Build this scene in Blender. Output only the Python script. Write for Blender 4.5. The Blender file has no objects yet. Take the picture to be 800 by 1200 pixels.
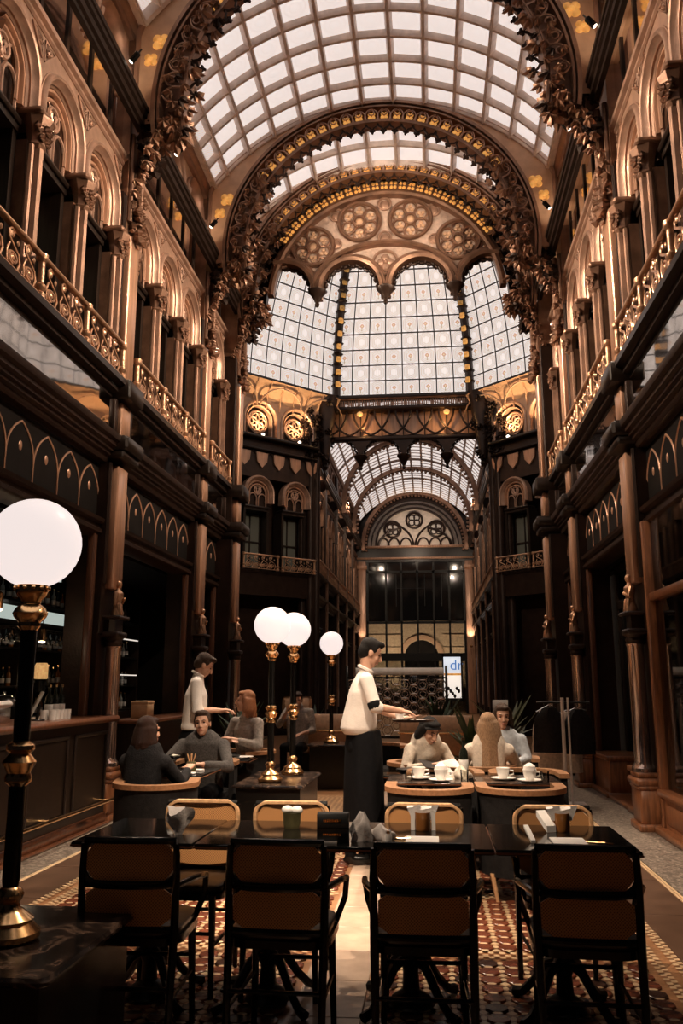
import bpy, bmesh, math, random
from mathutils import Vector, Matrix
random.seed(7)
S = bpy.context.scene
COL = S.collection
PI = math.pi
R = math.radians

# ------------------------------------------------------------------ camera, world, exposure
EYE = 1.45
cd = bpy.data.cameras.new('camera')
cam = bpy.data.objects.new('camera', cd); COL.objects.link(cam)
cam.location = (0, 0, EYE)
cam.rotation_euler = (R(90 + 11.47), 0, R(5.93))
cd.sensor_fit = 'VERTICAL'; cd.sensor_height = 36; cd.lens = 991 / 1200 * 36
cd.clip_start = 0.05; cd.clip_end = 200
S.camera = cam
W = bpy.data.worlds.new('world'); S.world = W; W.use_nodes = True
W.node_tree.nodes['Background'].inputs[0].default_value = (0.05, 0.045, 0.05, 1)
W.node_tree.nodes['Background'].inputs[1].default_value = 0.10
S.view_settings.view_transform = 'Standard'; S.view_settings.look = 'None'
S.view_settings.exposure = 0.0; S.view_settings.gamma = 1.0
S.view_settings.use_curve_mapping = False
PANE_STRENGTH = 0.86      # daylight seen through the frosted roof panes
GLOBE_STRENGTH = 0.90
SPOT_UP, SPOT_CROSS, SPOT_DOWN = 70.0, 1080.0, 1100.0     # watts of the little track spots
XC = -0.70                # hall axis
HW = 3.0                  # half width at the wall plane

# ------------------------------------------------------------------ materials
MATS = {}
def nodes(name):
    m = bpy.data.materials.new(name); m.use_nodes = True
    nt = m.node_tree; b = nt.nodes['Principled BSDF']
    MATS[name] = m
    return m, nt, b
def N(nt, t, **kw):
    n = nt.nodes.new(t)
    for k, v in kw.items():
        if k.startswith('i_'): n.inputs[k[2:].replace('_', ' ')].default_value = v
        elif k.startswith('n'): n.inputs[int(k[1:])].default_value = v
        else: setattr(n, k, v)
    return n
def rgb(c): return (c[0], c[1], c[2], 1)
def ramp(nt, stops):
    r = nt.nodes.new('ShaderNodeValToRGB'); e = r.color_ramp.elements
    e[0].position, e[0].color = stops[0][0], rgb(stops[0][1])
    e[1].position, e[1].color = stops[-1][0], rgb(stops[-1][1])
    for p, c in stops[1:-1]:
        k = e.new(p); k.color = rgb(c)
    return r
def plain(name, c, rough=.5, metal=0., var=.25, scale=6., bump=0., bscale=60., stretch=None, coat=0., spec=.5):
    """noise-varied colour with optional fine relief"""
    m, nt, b = nodes(name)
    tc = N(nt, 'ShaderNodeTexCoord')
    src = tc.outputs['Object']
    if stretch:
        mp = N(nt, 'ShaderNodeMapping'); mp.inputs['Scale'].default_value = stretch
        nt.links.new(src, mp.inputs[0]); src = mp.outputs[0]
    no = N(nt, 'ShaderNodeTexNoise'); no.inputs['Scale'].default_value = scale; no.inputs['Detail'].default_value = 5
    nt.links.new(src, no.inputs['Vector'])
    lo = [x * (1 - var) for x in c]; hi = [min(1, x * (1 + var)) for x in c]
    rp = ramp(nt, [(.3, lo), (.7, hi)])
    nt.links.new(no.outputs[0], rp.inputs[0]); nt.links.new(rp.outputs[0], b.inputs['Base Color'])
    b.inputs['Roughness'].default_value = rough; b.inputs['Metallic'].default_value = metal
    b.inputs['Specular IOR Level'].default_value = spec
    if coat: b.inputs['Coat Weight'].default_value = coat
    if bump:
        n2 = N(nt, 'ShaderNodeTexNoise'); n2.inputs['Scale'].default_value = bscale
        nt.links.new(src, n2.inputs['Vector'])
        bp = N(nt, 'ShaderNodeBump'); bp.inputs['Strength'].default_value = bump; bp.inputs['Distance'].default_value = .01
        nt.links.new(n2.outputs[0], bp.inputs['Height']); nt.links.new(bp.outputs[0], b.inputs['Normal'])
    return m
def glow(name, c, s, var=0., scale=8.):
    m, nt, b = nodes(name)
    b.inputs['Base Color'].default_value = rgb([x * .6 for x in c]); b.inputs['Roughness'].default_value = .35
    b.inputs['Emission Color'].default_value = rgb(c); b.inputs['Emission Strength'].default_value = s
    if var:
        tc = N(nt, 'ShaderNodeTexCoord'); no = N(nt, 'ShaderNodeTexNoise'); no.inputs['Scale'].default_value = scale
        nt.links.new(tc.outputs['Object'], no.inputs['Vector'])
        rp = ramp(nt, [(.35, [x * (1 - var) for x in c]), (.65, c)])
        nt.links.new(no.outputs[0], rp.inputs[0]); nt.links.new(rp.outputs[0], b.inputs['Emission Color'])
    return m
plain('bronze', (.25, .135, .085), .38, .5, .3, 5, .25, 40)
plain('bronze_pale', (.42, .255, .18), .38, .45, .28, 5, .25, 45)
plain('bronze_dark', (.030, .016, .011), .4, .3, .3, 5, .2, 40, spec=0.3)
plain('copper_strip', (.47, .26, .165), .34, .3, .28, 3, .1, 30, (6, 6, .6))
plain('gilt', (.66, .39, .24), .34, .75, .25, 14, .3, 60)
plain('dark_wood', (.017, .010, .007), .36, 0, .4, 5, .1, 60, (8, 8, .8), spec=0.3)
plain('black_paint', (.007, .0065, .006), .22, 0, .3, 8, spec=.35)
plain('black_gloss', (.006, .0055, .005), .10, 0, .3, 8)
plain('walnut', (.33, .165, .08), .36, 0, .25, 8, 0, 50, (6, 1, 6))
plain('black_iron', (.012, .011, .010), .38, .4, .3, 8, spec=0.35)
plain('post_wood', (.085, .033, .017), .35, 0, .4, 5, .1, 50, (7, 7, .9))
plain('red_wood', (.26, .10, .042), .33, 0, .4, 5, .1, 50, (7, 7, .9), .2)
plain('bar_wood', (.17, .06, .025), .3, 0, .4, 5, .1, 50, (.9, 7, 7), .3)
plain('blond_wood', (.62, .36, .18), .36, 0, .25, 8, 0, 50, (6, 1, 6))
plain('brass', (.86, .53, .25), .2, 1., .18, 12)
plain('silver', (.75, .72, .68), .22, 1., .1, 12)
plain('iron_bars', (.05, .04, .034), .5, .3, .2, 8)
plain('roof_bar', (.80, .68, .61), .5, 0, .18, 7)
plain('plaster_warm', (.60, .37, .23), .6, 0, .15, 5, .15, 40)
plain('lunette_stone', (.78, .66, .56), .6, 0, .12, 8)
plain('stone_pink', (.55, .40, .32), .7, 0, .2, 14, .4, 50)
plain('street_stone', (.62, .46, .30), .75, 0, .2, 8, .3, 30)
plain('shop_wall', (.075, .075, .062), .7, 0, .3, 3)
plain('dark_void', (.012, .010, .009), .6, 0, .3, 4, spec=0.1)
plain('black_fabric', (.014, .013, .013), .85, 0, .3, 30, .3, 200, spec=0.15)
plain('leather_tan', (.40, .23, .13), .5, 0, .2, 20, .2, 90)
plain('seat_leather', (.018, .016, .016), .28, 0, .2, 12, .1, 90)
plain('ceramic', (.83, .79, .74), .25, 0, .05, 5)
plain('linen', (.80, .75, .71), .8, 0, .08, 12, .3, 120)
plain('linen_grey', (.52, .47, .44), .85, 0, .15, 12, .3, 120)
plain('paper', (.78, .74, .70), .8, 0, .05, 9)
plain('shirt_white', (.80, .73, .67), .75, 0, .06, 12, .25, 60)
plain('sweater_grey', (.085, .078, .074), .9, 0, .3, 60, .5, 160, spec=0.2)
plain('shirt_grey', (.30, .26, .23), .85, 0, .3, 40, .4, 120)
plain('knit_cream', (.66, .57, .47), .9, 0, .15, 50, .6, 140)
plain('jacket_pale', (.50, .54, .58), .8, 0, .15, 30, .4, 90)
plain('trousers_black', (.005, .005, .006), .8, 0, .3, 30, .2, 90, spec=0.12)
plain('skin', (.60, .34, .23), .5, 0, .10, 14, .1, 90)
plain('lip', (.42, .15, .12), .45, 0, .1, 14)
plain('hair_black', (.010, .008, .007), .6, 0, .4, 30, .6, 90, (10, 10, 1), spec=0.2)
plain('hair_brown', (.045, .024, .014), .42, 0, .4, 30, .6, 90, (10, 10, 1), spec=0.25)
plain('hair_auburn', (.032, .013, .008), .42, 0, .4, 30, .6, 90, (10, 10, 1), spec=0.25)
plain('hair_red', (.34, .13, .05), .42, 0, .4, 30, .6, 90, (10, 10, 1))
plain('hair_fair', (.36, .21, .11), .42, 0, .5, 26, .7, 90, (12, 12, 1))
plain('leaf_green', (.035, .065, .025), .5, 0, .4, 10)
plain('leaf_olive', (.09, .10, .045), .5, 0, .4, 10)
plain('terracotta', (.22, .10, .06), .7, 0, .2, 10)
plain('bottle_dark', (.012, .014, .010), .08, 0, .2, 5)
plain('bottle_amber', (.28, .11, .03), .1, 0, .3, 5)
plain('bottle_clear', (.30, .31, .29), .08, 0, .2, 5)
plain('card_black', (.018, .017, .017), .45, 0, .2, 10)
plain('card_kraft', (.62, .42, .24), .7, 0, .1, 10)
plain('tile_red', (.16, .045, .022), .26, 0, .35, 9)
plain('tile_dark', (.05, .022, .014), .26, 0, .35, 9)
plain('tile_cream', (.70, .50, .30), .28, 0, .22, 9)
plain('tile_ground', (.36, .18, .085), .28, 0, .3, 9)
plain('slab_beige', (.60, .44, .33), .26, 0, .18, 5)
plain('slab_brown', (.105, .058, .036), .30, 0, .25, 4)
plain('garment_dark', (.018, .017, .018), .9, 0, .3, 30, .4, 90, spec=0.12)
plain('garment_pale', (.60, .50, .42), .85, 0, .2, 30, .4, 90)
plain('food_green', (.11, .095, .035), .6, 0, .3, 20)
plain('food_gold', (.62, .36, .10), .55, 0, .4, 20)
plain('screen_grey', (.35, .33, .29), .3, 0, .1, 9)
plain('polished_marble', (.62, .47, .40), .13, .85, .35, 5, 0, 30, (3, 3, .7), .3)
def mirror_mat(name, c, rough=.04):
    m, nt, b = nodes(name)
    b.inputs['Base Color'].default_value = rgb(c); b.inputs['Metallic'].default_value = 1; b.inputs['Roughness'].default_value = rough
    tc = N(nt, 'ShaderNodeTexCoord'); no = N(nt, 'ShaderNodeTexNoise'); no.inputs['Scale'].default_value = 1.4
    nt.links.new(tc.outputs['Object'], no.inputs['Vector'])
    bp = N(nt, 'ShaderNodeBump'); bp.inputs['Strength'].default_value = .06; bp.inputs['Distance'].default_value = .05
    nt.links.new(no.outputs[0], bp.inputs['Height']); nt.links.new(bp.outputs[0], b.inputs['Normal'])
mirror_mat('mirror', (.42, .37, .33))
mirror_mat('mirror_bright', (.78, .70, .64), .05)
mirror_mat('mirror_dim', (.16, .14, .125), .06)
def glass_dark(name, c, rough=.06):
    m, nt, b = nodes(name)
    b.inputs['Base Color'].default_value = rgb(c); b.inputs['Roughness'].default_value = rough
    b.inputs['Specular IOR Level'].default_value = .7
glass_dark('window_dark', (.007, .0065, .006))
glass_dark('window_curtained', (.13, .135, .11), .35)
def clear_glass(name, tint, mixf):
    """thin clear sheet: mostly transparent with a fresnel gloss"""
    m = bpy.data.materials.new(name); m.use_nodes = True; MATS[name] = m
    nt = m.node_tree; nt.nodes.clear()
    o = N(nt, 'ShaderNodeOutputMaterial'); t = N(nt, 'ShaderNodeBsdfTransparent'); g = N(nt, 'ShaderNodeBsdfGlossy')
    t.inputs[0].default_value = rgb(tint); g.inputs['Roughness'].default_value = .03
    f = N(nt, 'ShaderNodeFresnel'); f.inputs[0].default_value = mixf
    mx = N(nt, 'ShaderNodeMixShader')
    nt.links.new(f.outputs[0], mx.inputs[0]); nt.links.new(t.outputs[0], mx.inputs[1]); nt.links.new(g.outputs[0], mx.inputs[2])
    nt.links.new(mx.outputs[0], o.inputs[0])
clear_glass('clear_glass', (.9, .9, .88), 1.5)
clear_glass('shop_glass', (.45, .45, .42), 1.6)
def marble_black():
    m, nt, b = nodes('black_marble')
    tc = N(nt, 'ShaderNodeTexCoord')
    w = N(nt, 'ShaderNodeTexNoise'); w.inputs['Scale'].default_value = 5; w.inputs['Detail'].default_value = 8; w.inputs['Distortion'].default_value = 1.6
    nt.links.new(tc.outputs['Object'], w.inputs['Vector'])
    rp = ramp(nt, [(.42, (.012, .009, .008)), (.54, (.03, .02, .016)), (.60, (.16, .10, .07)), (.65, (.022, .015, .012))])
    nt.links.new(w.outputs[0], rp.inputs[0]); nt.links.new(rp.outputs[0], b.inputs['Base Color'])
    b.inputs['Roughness'].default_value = .18
marble_black()
def terrazzo():
    m, nt, b = nodes('terrazzo')
    tc = N(nt, 'ShaderNodeTexCoord'); v = N(nt, 'ShaderNodeTexVoronoi'); v.inputs['Scale'].default_value = 55
    nt.links.new(tc.outputs['Object'], v.inputs['Vector'])
    sp = N(nt, 'ShaderNodeSeparateColor'); nt.links.new(v.outputs['Color'], sp.inputs[0])
    rp = ramp(nt, [(.0, (.06, .048, .038)), (.45, (.16, .125, .098)), (.8, (.27, .22, .175)), (1, (.42, .35, .28))])
    nt.links.new(sp.outputs[0], rp.inputs[0]); nt.links.new(rp.outputs[0], b.inputs['Base Color'])
    b.inputs['Roughness'].default_value = .38
terrazzo()
def cane():
    m, nt, b = nodes('cane')
    tc = N(nt, 'ShaderNodeTexCoord'); sx = N(nt, 'ShaderNodeSeparateXYZ'); nt.links.new(tc.outputs['Object'], sx.inputs[0])
    def wave(o, k):
        a = N(nt, 'ShaderNodeMath', operation='MULTIPLY'); a.inputs[1].default_value = k; nt.links.new(o, a.inputs[0])
        s_ = N(nt, 'ShaderNodeMath', operation='SINE'); nt.links.new(a.outputs[0], s_.inputs[0]); return s_.outputs[0]
    p = N(nt, 'ShaderNodeMath', operation='MULTIPLY')
    nt.links.new(wave(sx.outputs['X'], 2 * PI / .0125), p.inputs[0]); nt.links.new(wave(sx.outputs['Z'], 2 * PI / .0125), p.inputs[1])
    rp = ramp(nt, [(.30, (.66, .33, .125)), (.62, (.58, .27, .10)), (.80, (.20, .08, .03))])
    ad = N(nt, 'ShaderNodeMath', operation='MULTIPLY_ADD'); ad.inputs[1].default_value = .5; ad.inputs[2].default_value = .5
    nt.links.new(p.outputs[0], ad.inputs[0]); nt.links.new(ad.outputs[0], rp.inputs[0])
    nt.links.new(rp.outputs[0], b.inputs['Base Color']); b.inputs['Roughness'].default_value = .5
cane()
glow('globe_glass', (1.0, .868, .83), GLOBE_STRENGTH)
glow('amber_glow', (1.0, .46, .11), .62, .65, 9)
glow('lamp_bulb', (1.0, .86, .68), 5.0)
glow('warm_lamp', (1.0, .55, .2), .7, .5, 20)
glow('shelf_light', (.80, .92, .84), .50)
glow('strip_light', (1.0, .90, .80), .8)
glow('sign_screen', (.80, .86, .95), .75)
glow('sign_blue', (.10, .28, .70), .5)
def etched(name, pat):
    """back-lit etched pane; pattern follows the pane's own uv"""
    m, nt, b = nodes(name)
    uv = N(nt, 'ShaderNodeUVMap'); sx = N(nt, 'ShaderNodeSeparateXYZ'); nt.links.new(uv.outputs[0], sx.inputs[0])
    def mth(op, a, c=None, d=None):
        n = N(nt, 'ShaderNodeMath', operation=op)
        for i, v in enumerate((a, c, d)):
            if v is None: continue
            if isinstance(v, (int, float)): n.inputs[i].default_value = v
            else: nt.links.new(v, n.inputs[i])
        return n.outputs[0]
    u = mth('SUBTRACT', sx.outputs[0], .5); v = mth('SUBTRACT', sx.outputs[1], .5)
    au, av = mth('ABSOLUTE', u), mth('ABSOLUTE', v)
    glass = (1.0, .905, .86)
    tc = N(nt, 'ShaderNodeTexCoord'); no = N(nt, 'ShaderNodeTexNoise'); no.inputs['Scale'].default_value = .8
    nt.links.new(tc.outputs['Object'], no.inputs['Vector'])
    base = ramp(nt, [(.3, (.86, .755, .71)), (.7, glass)]); nt.links.new(no.outputs[0], base.inputs[0])
    cur = base.outputs[0]
    def over(mask, col):
        nonlocal cur
        mx = N(nt, 'ShaderNodeMix', data_type='RGBA'); nt.links.new(mask, mx.inputs[0]); nt.links.new(cur, mx.inputs[6])
        mx.inputs[7].default_value = rgb(col); cur = mx.outputs[2]
    def line(d, at, w): return mth('COMPARE', d, at, w)
    if pat == 'roof':                       # faint etched rosette and border
        rr = mth('SQRT', mth('ADD', mth('MULTIPLY', u, u), mth('MULTIPLY', v, v)))
        for at in (.16, .30): over(line(rr, at, .012), (.80, .66, .60))
        over(line(mth('MAXIMUM', au, av), .42, .012), (.78, .64, .58))
    elif pat == 'vent':
        gx = mth('SINE', mth('MULTIPLY', u, 70.)); gy = mth('SINE', mth('MULTIPLY', v, 70.))
        over(mth('GREATER_THAN', mth('MULTIPLY', gx, gy), .25), (.34, .22, .16))
    else:
        hexd = mth('MAXIMUM', mth('MULTIPLY', au, 1.15), mth('ADD', mth('MULTIPLY', au, .55), mth('MULTIPLY', av, .85)))
        for at in (.24, .34, .43): over(line(hexd, at, .026), (.50, .43, .38))
        over(line(mth('FRACT', mth('MULTIPLY', u, 6.)), .5, .06), (.60, .53, .48))
        if pat == 'motif':
            d1 = mth('ADD', mth('ABSOLUTE', u), mth('ABSOLUTE', mth('SUBTRACT', v, .02)))
            over(mth('LESS_THAN', d1, .15), (.46, .20, .12))
            over(mth('LESS_THAN', d1, .06), (.80, .60, .34))
            over(mth('LESS_THAN', mth('MAXIMUM', mth('MULTIPLY', au, 4.), mth('ABSOLUTE', mth('ADD', v, .2))), .12), (.30, .26, .16))
    nt.links.new(cur, b.inputs['Emission Color']); b.inputs['Emission Strength'].default_value = PANE_STRENGTH
    b.inputs['Base Color'].default_value = (.5, .45, .42, 1); b.inputs['Roughness'].default_value = .3
etched('roof_pane', 'roof'); etched('vent_pane', 'vent'); etched('dome_pane', 'hex'); etched('dome_motif', 'motif')

# ------------------------------------------------------------------ mesh builder
class MB:
    def __init__(s): s.v, s.f, s.m, s.uv, s.cur = [], [], [], {}, 0
    def mat(s, i): s.cur = i; return s
    def face(s, idx, uv=None):
        if uv: s.uv[len(s.f)] = uv
        s.f.append(tuple(idx)); s.m.append(s.cur)
    def quad(s, a, b, c, d, uv=False):
        n = len(s.v); s.v += [tuple(a), tuple(b), tuple(c), tuple(d)]
        s.face((n, n+1, n+2, n+3), ((0, 0), (1, 0), (1, 1), (0, 1)) if uv else None)
        return s
    def box(s, x0, x1, y0, y1, z0, z1, b=0.):
        if x0 > x1: x0, x1 = x1, x0
        if y0 > y1: y0, y1 = y1, y0
        if not b:
            n = len(s.v)
            s.v += [(x, y, z) for z in (z0, z1) for x, y in ((x0, y0), (x1, y0), (x1, y1), (x0, y1))]
            for q in ((3, 2, 1, 0), (4, 5, 6, 7), (0, 1, 5, 4), (1, 2, 6, 5), (2, 3, 7, 6), (3, 0, 4, 7)): s.face([n + i for i in q])
            return s
        ring = lambda k, z: [(x0+b+k, y0+k, z), (x1-b-k, y0+k, z), (x1-k, y0+b+k, z), (x1-k, y1-b-k, z), (x1-b-k, y1-k, z), (x0+b+k, y1-k, z), (x0+k, y1-b-k, z), (x0+k, y0+b+k, z)]
        return s.rings([ring(b*.7, z0), ring(0, z0+b), ring(0, z1-b), ring(b*.7, z1)])
    def rings(s, rs, caps=True, closed=True, loop=False):
        n = len(s.v); k = len(rs[0])
        for r in rs: s.v += [tuple(p) for p in r]
        m = len(rs)
        for i in range(m if loop else m - 1):
            j = (i + 1) % m
            for a in range(k if closed else k - 1):
                c = (a + 1) % k
                s.face((n+i*k+a, n+i*k+c, n+j*k+c, n+j*k+a))
        if caps and not loop and closed:
            s.face([n + a for a in reversed(range(k))]); s.face([n + (m-1)*k + a for a in range(k)])
        return s
    def lathe(s, prof, seg=16, c=(0, 0, 0)):
        return s.rings([[(c[0]+r*math.cos(2*PI*a/seg), c[1]+r*math.sin(2*PI*a/seg), c[2]+z) for a in range(seg)] for r, z in prof])
    def cyl(s, x, y, z0, z1, r, seg=12): return s.lathe([(r, z0), (r, z1)], seg, (x, y, 0))
    def prism(s, poly, a, b, plane='xz'):
        """polygon in a plane pulled from a to b along the third axis"""
        f = {'xz': lambda p, t: (p[0], t, p[1]), 'xy': lambda p, t: (p[0], p[1], t), 'yz': lambda p, t: (t, p[0], p[1])}[plane]
        return s.rings([[f(p, a) for p in poly], [f(p, b) for p in poly]])
    def tube(s, path, r, seg=6, loop=False, flat=1.):
        P = [Vector(p) for p in path]; n = len(P); rs = []
        rad = r if isinstance(r, (list, tuple)) else [r] * n
        prev = None
        for i, p in enumerate(P):
            if loop: t = P[(i+1) % n] - P[i-1]
            else: t = P[min(i+1, n-1)] - P[max(i-1, 0)]
            t.normalize()
            up = prev if prev is not None else (Vector((0, 0, 1)) if abs(t.z) < .9 else Vector((0, 1, 0)))
            a = t.cross(up)
            if a.length < 1e-4: a = t.cross(Vector((1, 0.1, 0)))
            a.normalize(); b2 = a.cross(t).normalized(); prev = b2
            rs.append([p + rad[i]*(math.cos(2*PI*k/seg)*a*flat + math.sin(2*PI*k/seg)*b2) for k in range(seg)])
        return s.rings(rs, loop=loop)
    def sweep(s, path, prof, loop=False, plane='xz'):
        """path in a plane (x, z); profile of (outward n, y) pairs, closed polygon"""
        n = len(path); rs = []
        for i in range(n):
            a = path[i-1] if (i > 0 or loop) else path[i]
            c = path[(i+1) % n] if (i < n-1 or loop) else path[i]
            b_ = path[i]
            def nr(p, q):
                dx, dz = q[0]-p[0], q[1]-p[1]; l = math.hypot(dx, dz) or 1
                return (dz/l, -dx/l)
            n1 = nr(a, b_) if a != b_ else nr(b_, c); n2 = nr(b_, c) if c != b_ else n1
            mx, mz = n1[0]+n2[0], n1[1]+n2[1]; l = mx*mx+mz*mz or 1
            k = 2 / l; mx *= k; mz *= k
            if plane == 'xz': rs.append([(b_[0]+mx*o, y, b_[1]+mz*o) for o, y in prof])
            else: rs.append([(b_[0]+mx*o, b_[1]+mz*o, y) for o, y in prof])
        return s.rings(rs, loop=loop)
    def ell(s, c, r, seg=12, rg=8, rot=None):
        rx, ry, rz = r if isinstance(r, (list, tuple)) else (r, r, r)
        rs = []
        for i in range(rg + 1):
            t = -PI/2 + PI * i / rg; cz = math.cos(t) if 0 < i < rg else .02
            q = [Vector((rx*cz*math.cos(2*PI*a/seg), ry*cz*math.sin(2*PI*a/seg), rz*math.sin(t))) for a in range(seg)]
            rs.append([(rot @ p if rot else p) + Vector(c) for p in q])
        return s.rings(rs)
    def cone(s, a, b, ra, rb, seg=10):
        """tapered capsule limb"""
        a, b = Vector(a), Vector(b); d = b - a; L = d.length; t = d / L
        u = t.orthogonal().normalized(); w = t.cross(u); rs = []
        for i in range(4):
            th = -PI/2 + (PI/2) * (i + .3) / 4
            rs.append([a + t*ra*math.sin(th) + ra*math.cos(th)*(math.cos(2*PI*k/seg)*u + math.sin(2*PI*k/seg)*w) for k in range(seg)])
        for i in range(4):
            th = (PI/2) * (i + .0) / 4
            rs.append([b + t*rb*math.sin(th) + rb*math.cos(th)*(math.cos(2*PI*k/seg)*u + math.sin(2*PI*k/seg)*w) for k in range(seg)])
        return s.rings(rs)
    def add(s, o, M=None, mat=None):
        n = len(s.v); nf = len(s.f)
        s.v += [tuple(M @ Vector(p)) for p in o.v] if M is not None else o.v
        for i, f in enumerate(o.f):
            s.f.append(tuple(n + k for k in f)); s.m.append(o.m[i] if mat is None else mat)
            if i in o.uv: s.uv[nf + i] = o.uv[i]
        return s
    def mesh(s, name, mats, smooth=38):
        me = bpy.data.meshes.new(name)
        me.from_pydata(s.v, [], s.f)
        for m in ([mats] if isinstance(mats, str) else mats): me.materials.append(MATS[m])
        if any(s.m): me.polygons.foreach_set('material_index', s.m)
        if s.uv:
            ul = me.uv_layers.new(name='UVMap')
            for i, p in enumerate(me.polygons):
                if i in s.uv:
                    for k, li in enumerate(p.loop_indices): ul.data[li].uv = s.uv[i][k]
        if not s.uv:
            bm = bmesh.new(); bm.from_mesh(me); bmesh.ops.recalc_face_normals(bm, faces=bm.faces); bm.to_mesh(me); bm.free()
        if smooth:
            me.polygons.foreach_set('use_smooth', [True] * len(me.polygons))
            me.set_sharp_from_angle(angle=R(smooth))
        me.update()
        return me
def put(name, me, parent=None, loc=(0, 0, 0), rz=0., sc=None, rot=None, **pr):
    o = bpy.data.objects.new(name, me); COL.objects.link(o)
    if parent: o.parent = parent
    o.location = loc; o.rotation_euler = rot if rot else (0, 0, rz)
    if sc: o.scale = sc if isinstance(sc, (tuple, list)) else (sc,) * 3
    for k, v in pr.items(): o[k] = v
    return o
def thing(name, label, cat, loc=(0, 0, 0), rz=0., group=None, me=None, kind=None):
    o = put(name, me, None, loc, rz, label=label, category=cat)
    if group: o['group'] = group
    if kind: o['kind'] = kind
    return o
def struct(name, label, cat, me=None, loc=(0, 0, 0)): return thing(name, label, cat, loc, me=me, kind='structure')
def dup(root, loc, rz=None, label=None):
    r = root.copy(); COL.objects.link(r); r.location = loc
    if rz is not None: r.rotation_euler = (0, 0, rz)
    if label: r['label'] = label
    for ch in root.children:
        c = ch.copy(); COL.objects.link(c); c.parent = r
        for g in ch.children:
            d = g.copy(); COL.objects.link(d); d.parent = c
    return r
def arc(cx, cz, r, a0, a1, n): return [(cx + r*math.cos(R(a0 + (a1-a0)*i/n)), cz + r*math.sin(R(a0 + (a1-a0)*i/n))) for i in range(n + 1)]
def arc3(cx, cz, r, a0, a1, n, y): return [(p[0], y, p[1]) for p in arc(cx, cz, r, a0, a1, n)]
def spot(parent, loc, target, watts, angle, name='spot_light', color=(1, .78, .58), blend=.6, size=.03):
    l = bpy.data.lights.new(name, 'SPOT'); l.energy = watts; l.spot_size = R(angle); l.spot_blend = blend; l.color = color; l.shadow_soft_size = size
    o = bpy.data.objects.new(name, l); COL.objects.link(o)
    o.location = loc; o.rotation_euler = (Vector(target) - Vector(loc)).to_track_quat('-Z', 'Y').to_euler()
    return o
def point(loc, watts, color=(1, .62, .34), size=.05, name='lamp_light'):
    l = bpy.data.lights.new(name, 'POINT'); l.energy = watts; l.color = color; l.shadow_soft_size = size
    o = bpy.data.objects.new(name, l); COL.objects.link(o); o.location = loc; return o
# ------------------------------------------------------------------ hall: shared meshes in wall-local axes (x along, y into the hall, z up)
BAY = 3.7
PIERS = [5.65, 9.35, 13.0, 14.75]
WIN = 1.08
def stilt(r, z0, zc, n=14): return [(r, z0)] + arc(0, zc, r, 0, 180, n) + [(-r, z0)]
LEAF = MB()
for k, (a, l) in enumerate(((0, .13), (55, .105), (-55, .105), (110, .07), (-110, .07))):
    ca, sa = math.sin(R(a)), -math.cos(R(a))
    t = (ca*l, .035 if k else .06, sa*l); p = (-sa*.032, 0, ca*.032)
    m = (ca*l*.55, .05, sa*l*.55)
    n0 = len(LEAF.v)
    LEAF.v += [(0, -.02, 0), (m[0]+p[0], m[1]-.02, m[2]+p[2]), (m[0]-p[0], m[1]-.02, m[2]-p[2]), t, (m[0], m[1]+.03, m[2]), (m[0]*.9, -.03, m[2]*.9)]
    for q in ((0, 1, 4), (0, 4, 2), (1, 3, 4), (4, 3, 2), (0, 5, 1), (0, 2, 5), (1, 5, 3), (5, 2, 3)): LEAF.face([n0 + i for i in q])
LEAF.ell((0, .03, 0), (.028, .03, .028), 6, 4)
leaf_me = LEAF.mesh('leaf_mesh', 'bronze', 60)
leaf_dark_me = leaf_me.copy(); leaf_dark_me.materials.clear(); leaf_dark_me.materials.append(MATS['bronze_dark'])
def leaf_pile(pts, s=1.):
    b = MB()
    for p in pts:
        M = Matrix.Translation(p[:3]) @ Matrix.Rotation(R(p[3] if len(p) > 3 else 0), 4, 'Y') @ Matrix.Scale((p[4] if len(p) > 4 else 1.) * s, 4)
        b.add(LEAF, M)
    return b
# ---- window unit pieces
ARCH_PROF = [(0, -.20), (0, -.06), (.02, -.04), (.02, -.02), (.045, .0), (.065, .045), (.09, .055), (.11, .04), (.12, .01), (.135, .01), (.135, -.20)]
arch_me = MB().sweep(stilt(.39, 6.86, 7.12), ARCH_PROF).mesh('arch_molding', 'bronze_pale')
b = MB()
b.sweep(stilt(.33, 6.86, 7.12), [(0, -.22), (0, -.10), (.02, -.06), (.045, -.06), (.06, -.10), (.06, -.22)])
b.tube(stilt3 := [(p[0], -.10, p[1]) for p in stilt(.28, 6.86, 7.12)], .024, 6)
inner_arch_me = b.mesh('inner_arch', 'copper_strip')
b = MB()
for sx in (-1, 1):
    b.tube([(sx*(.16 + .13*math.cos(R(a))), -.11, 6.95 + .17*math.sin(R(a))) for a in range(0, 181, 15)], .022, 6)
    b.tube([(sx*.03, -.11, 6.75), (sx*.03, -.11, 6.97)], .022, 6); b.tube([(sx*.29, -.11, 6.75), (sx*.29, -.11, 6.97)], .022, 6)
    b.tube([(sx*(.30 - .30*math.sin(R(a))), -.11, 7.12 + .30*math.cos(R(a)) - .04) for a in range(0, 91, 15)], .018, 6)
b.tube([(.115*math.cos(R(a)), -.11, 7.23 + .115*math.sin(R(a))) for a in range(0, 360, 20)], .024, 6, True)
for k in range(4): b.ell((.06*math.cos(R(90*k+45)), -.11, 7.23 + .06*math.sin(R(90*k+45))), (.03, .02, .03), 6, 4)
tracery_me = b.mesh('tracery', 'bronze_pale')
tracery_back_me = MB().prism(stilt(.36, 6.76, 7.12), -.20, -.17).mesh('tracery_back', 'bronze_dark')
transom_me = MB().box(-.44, .44, -.50, -.12, 6.62, 6.69).box(-.44, .44, -.46, -.08, 6.69, 6.76, .02).mesh('transom', 'dark_wood')
b = MB()
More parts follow.
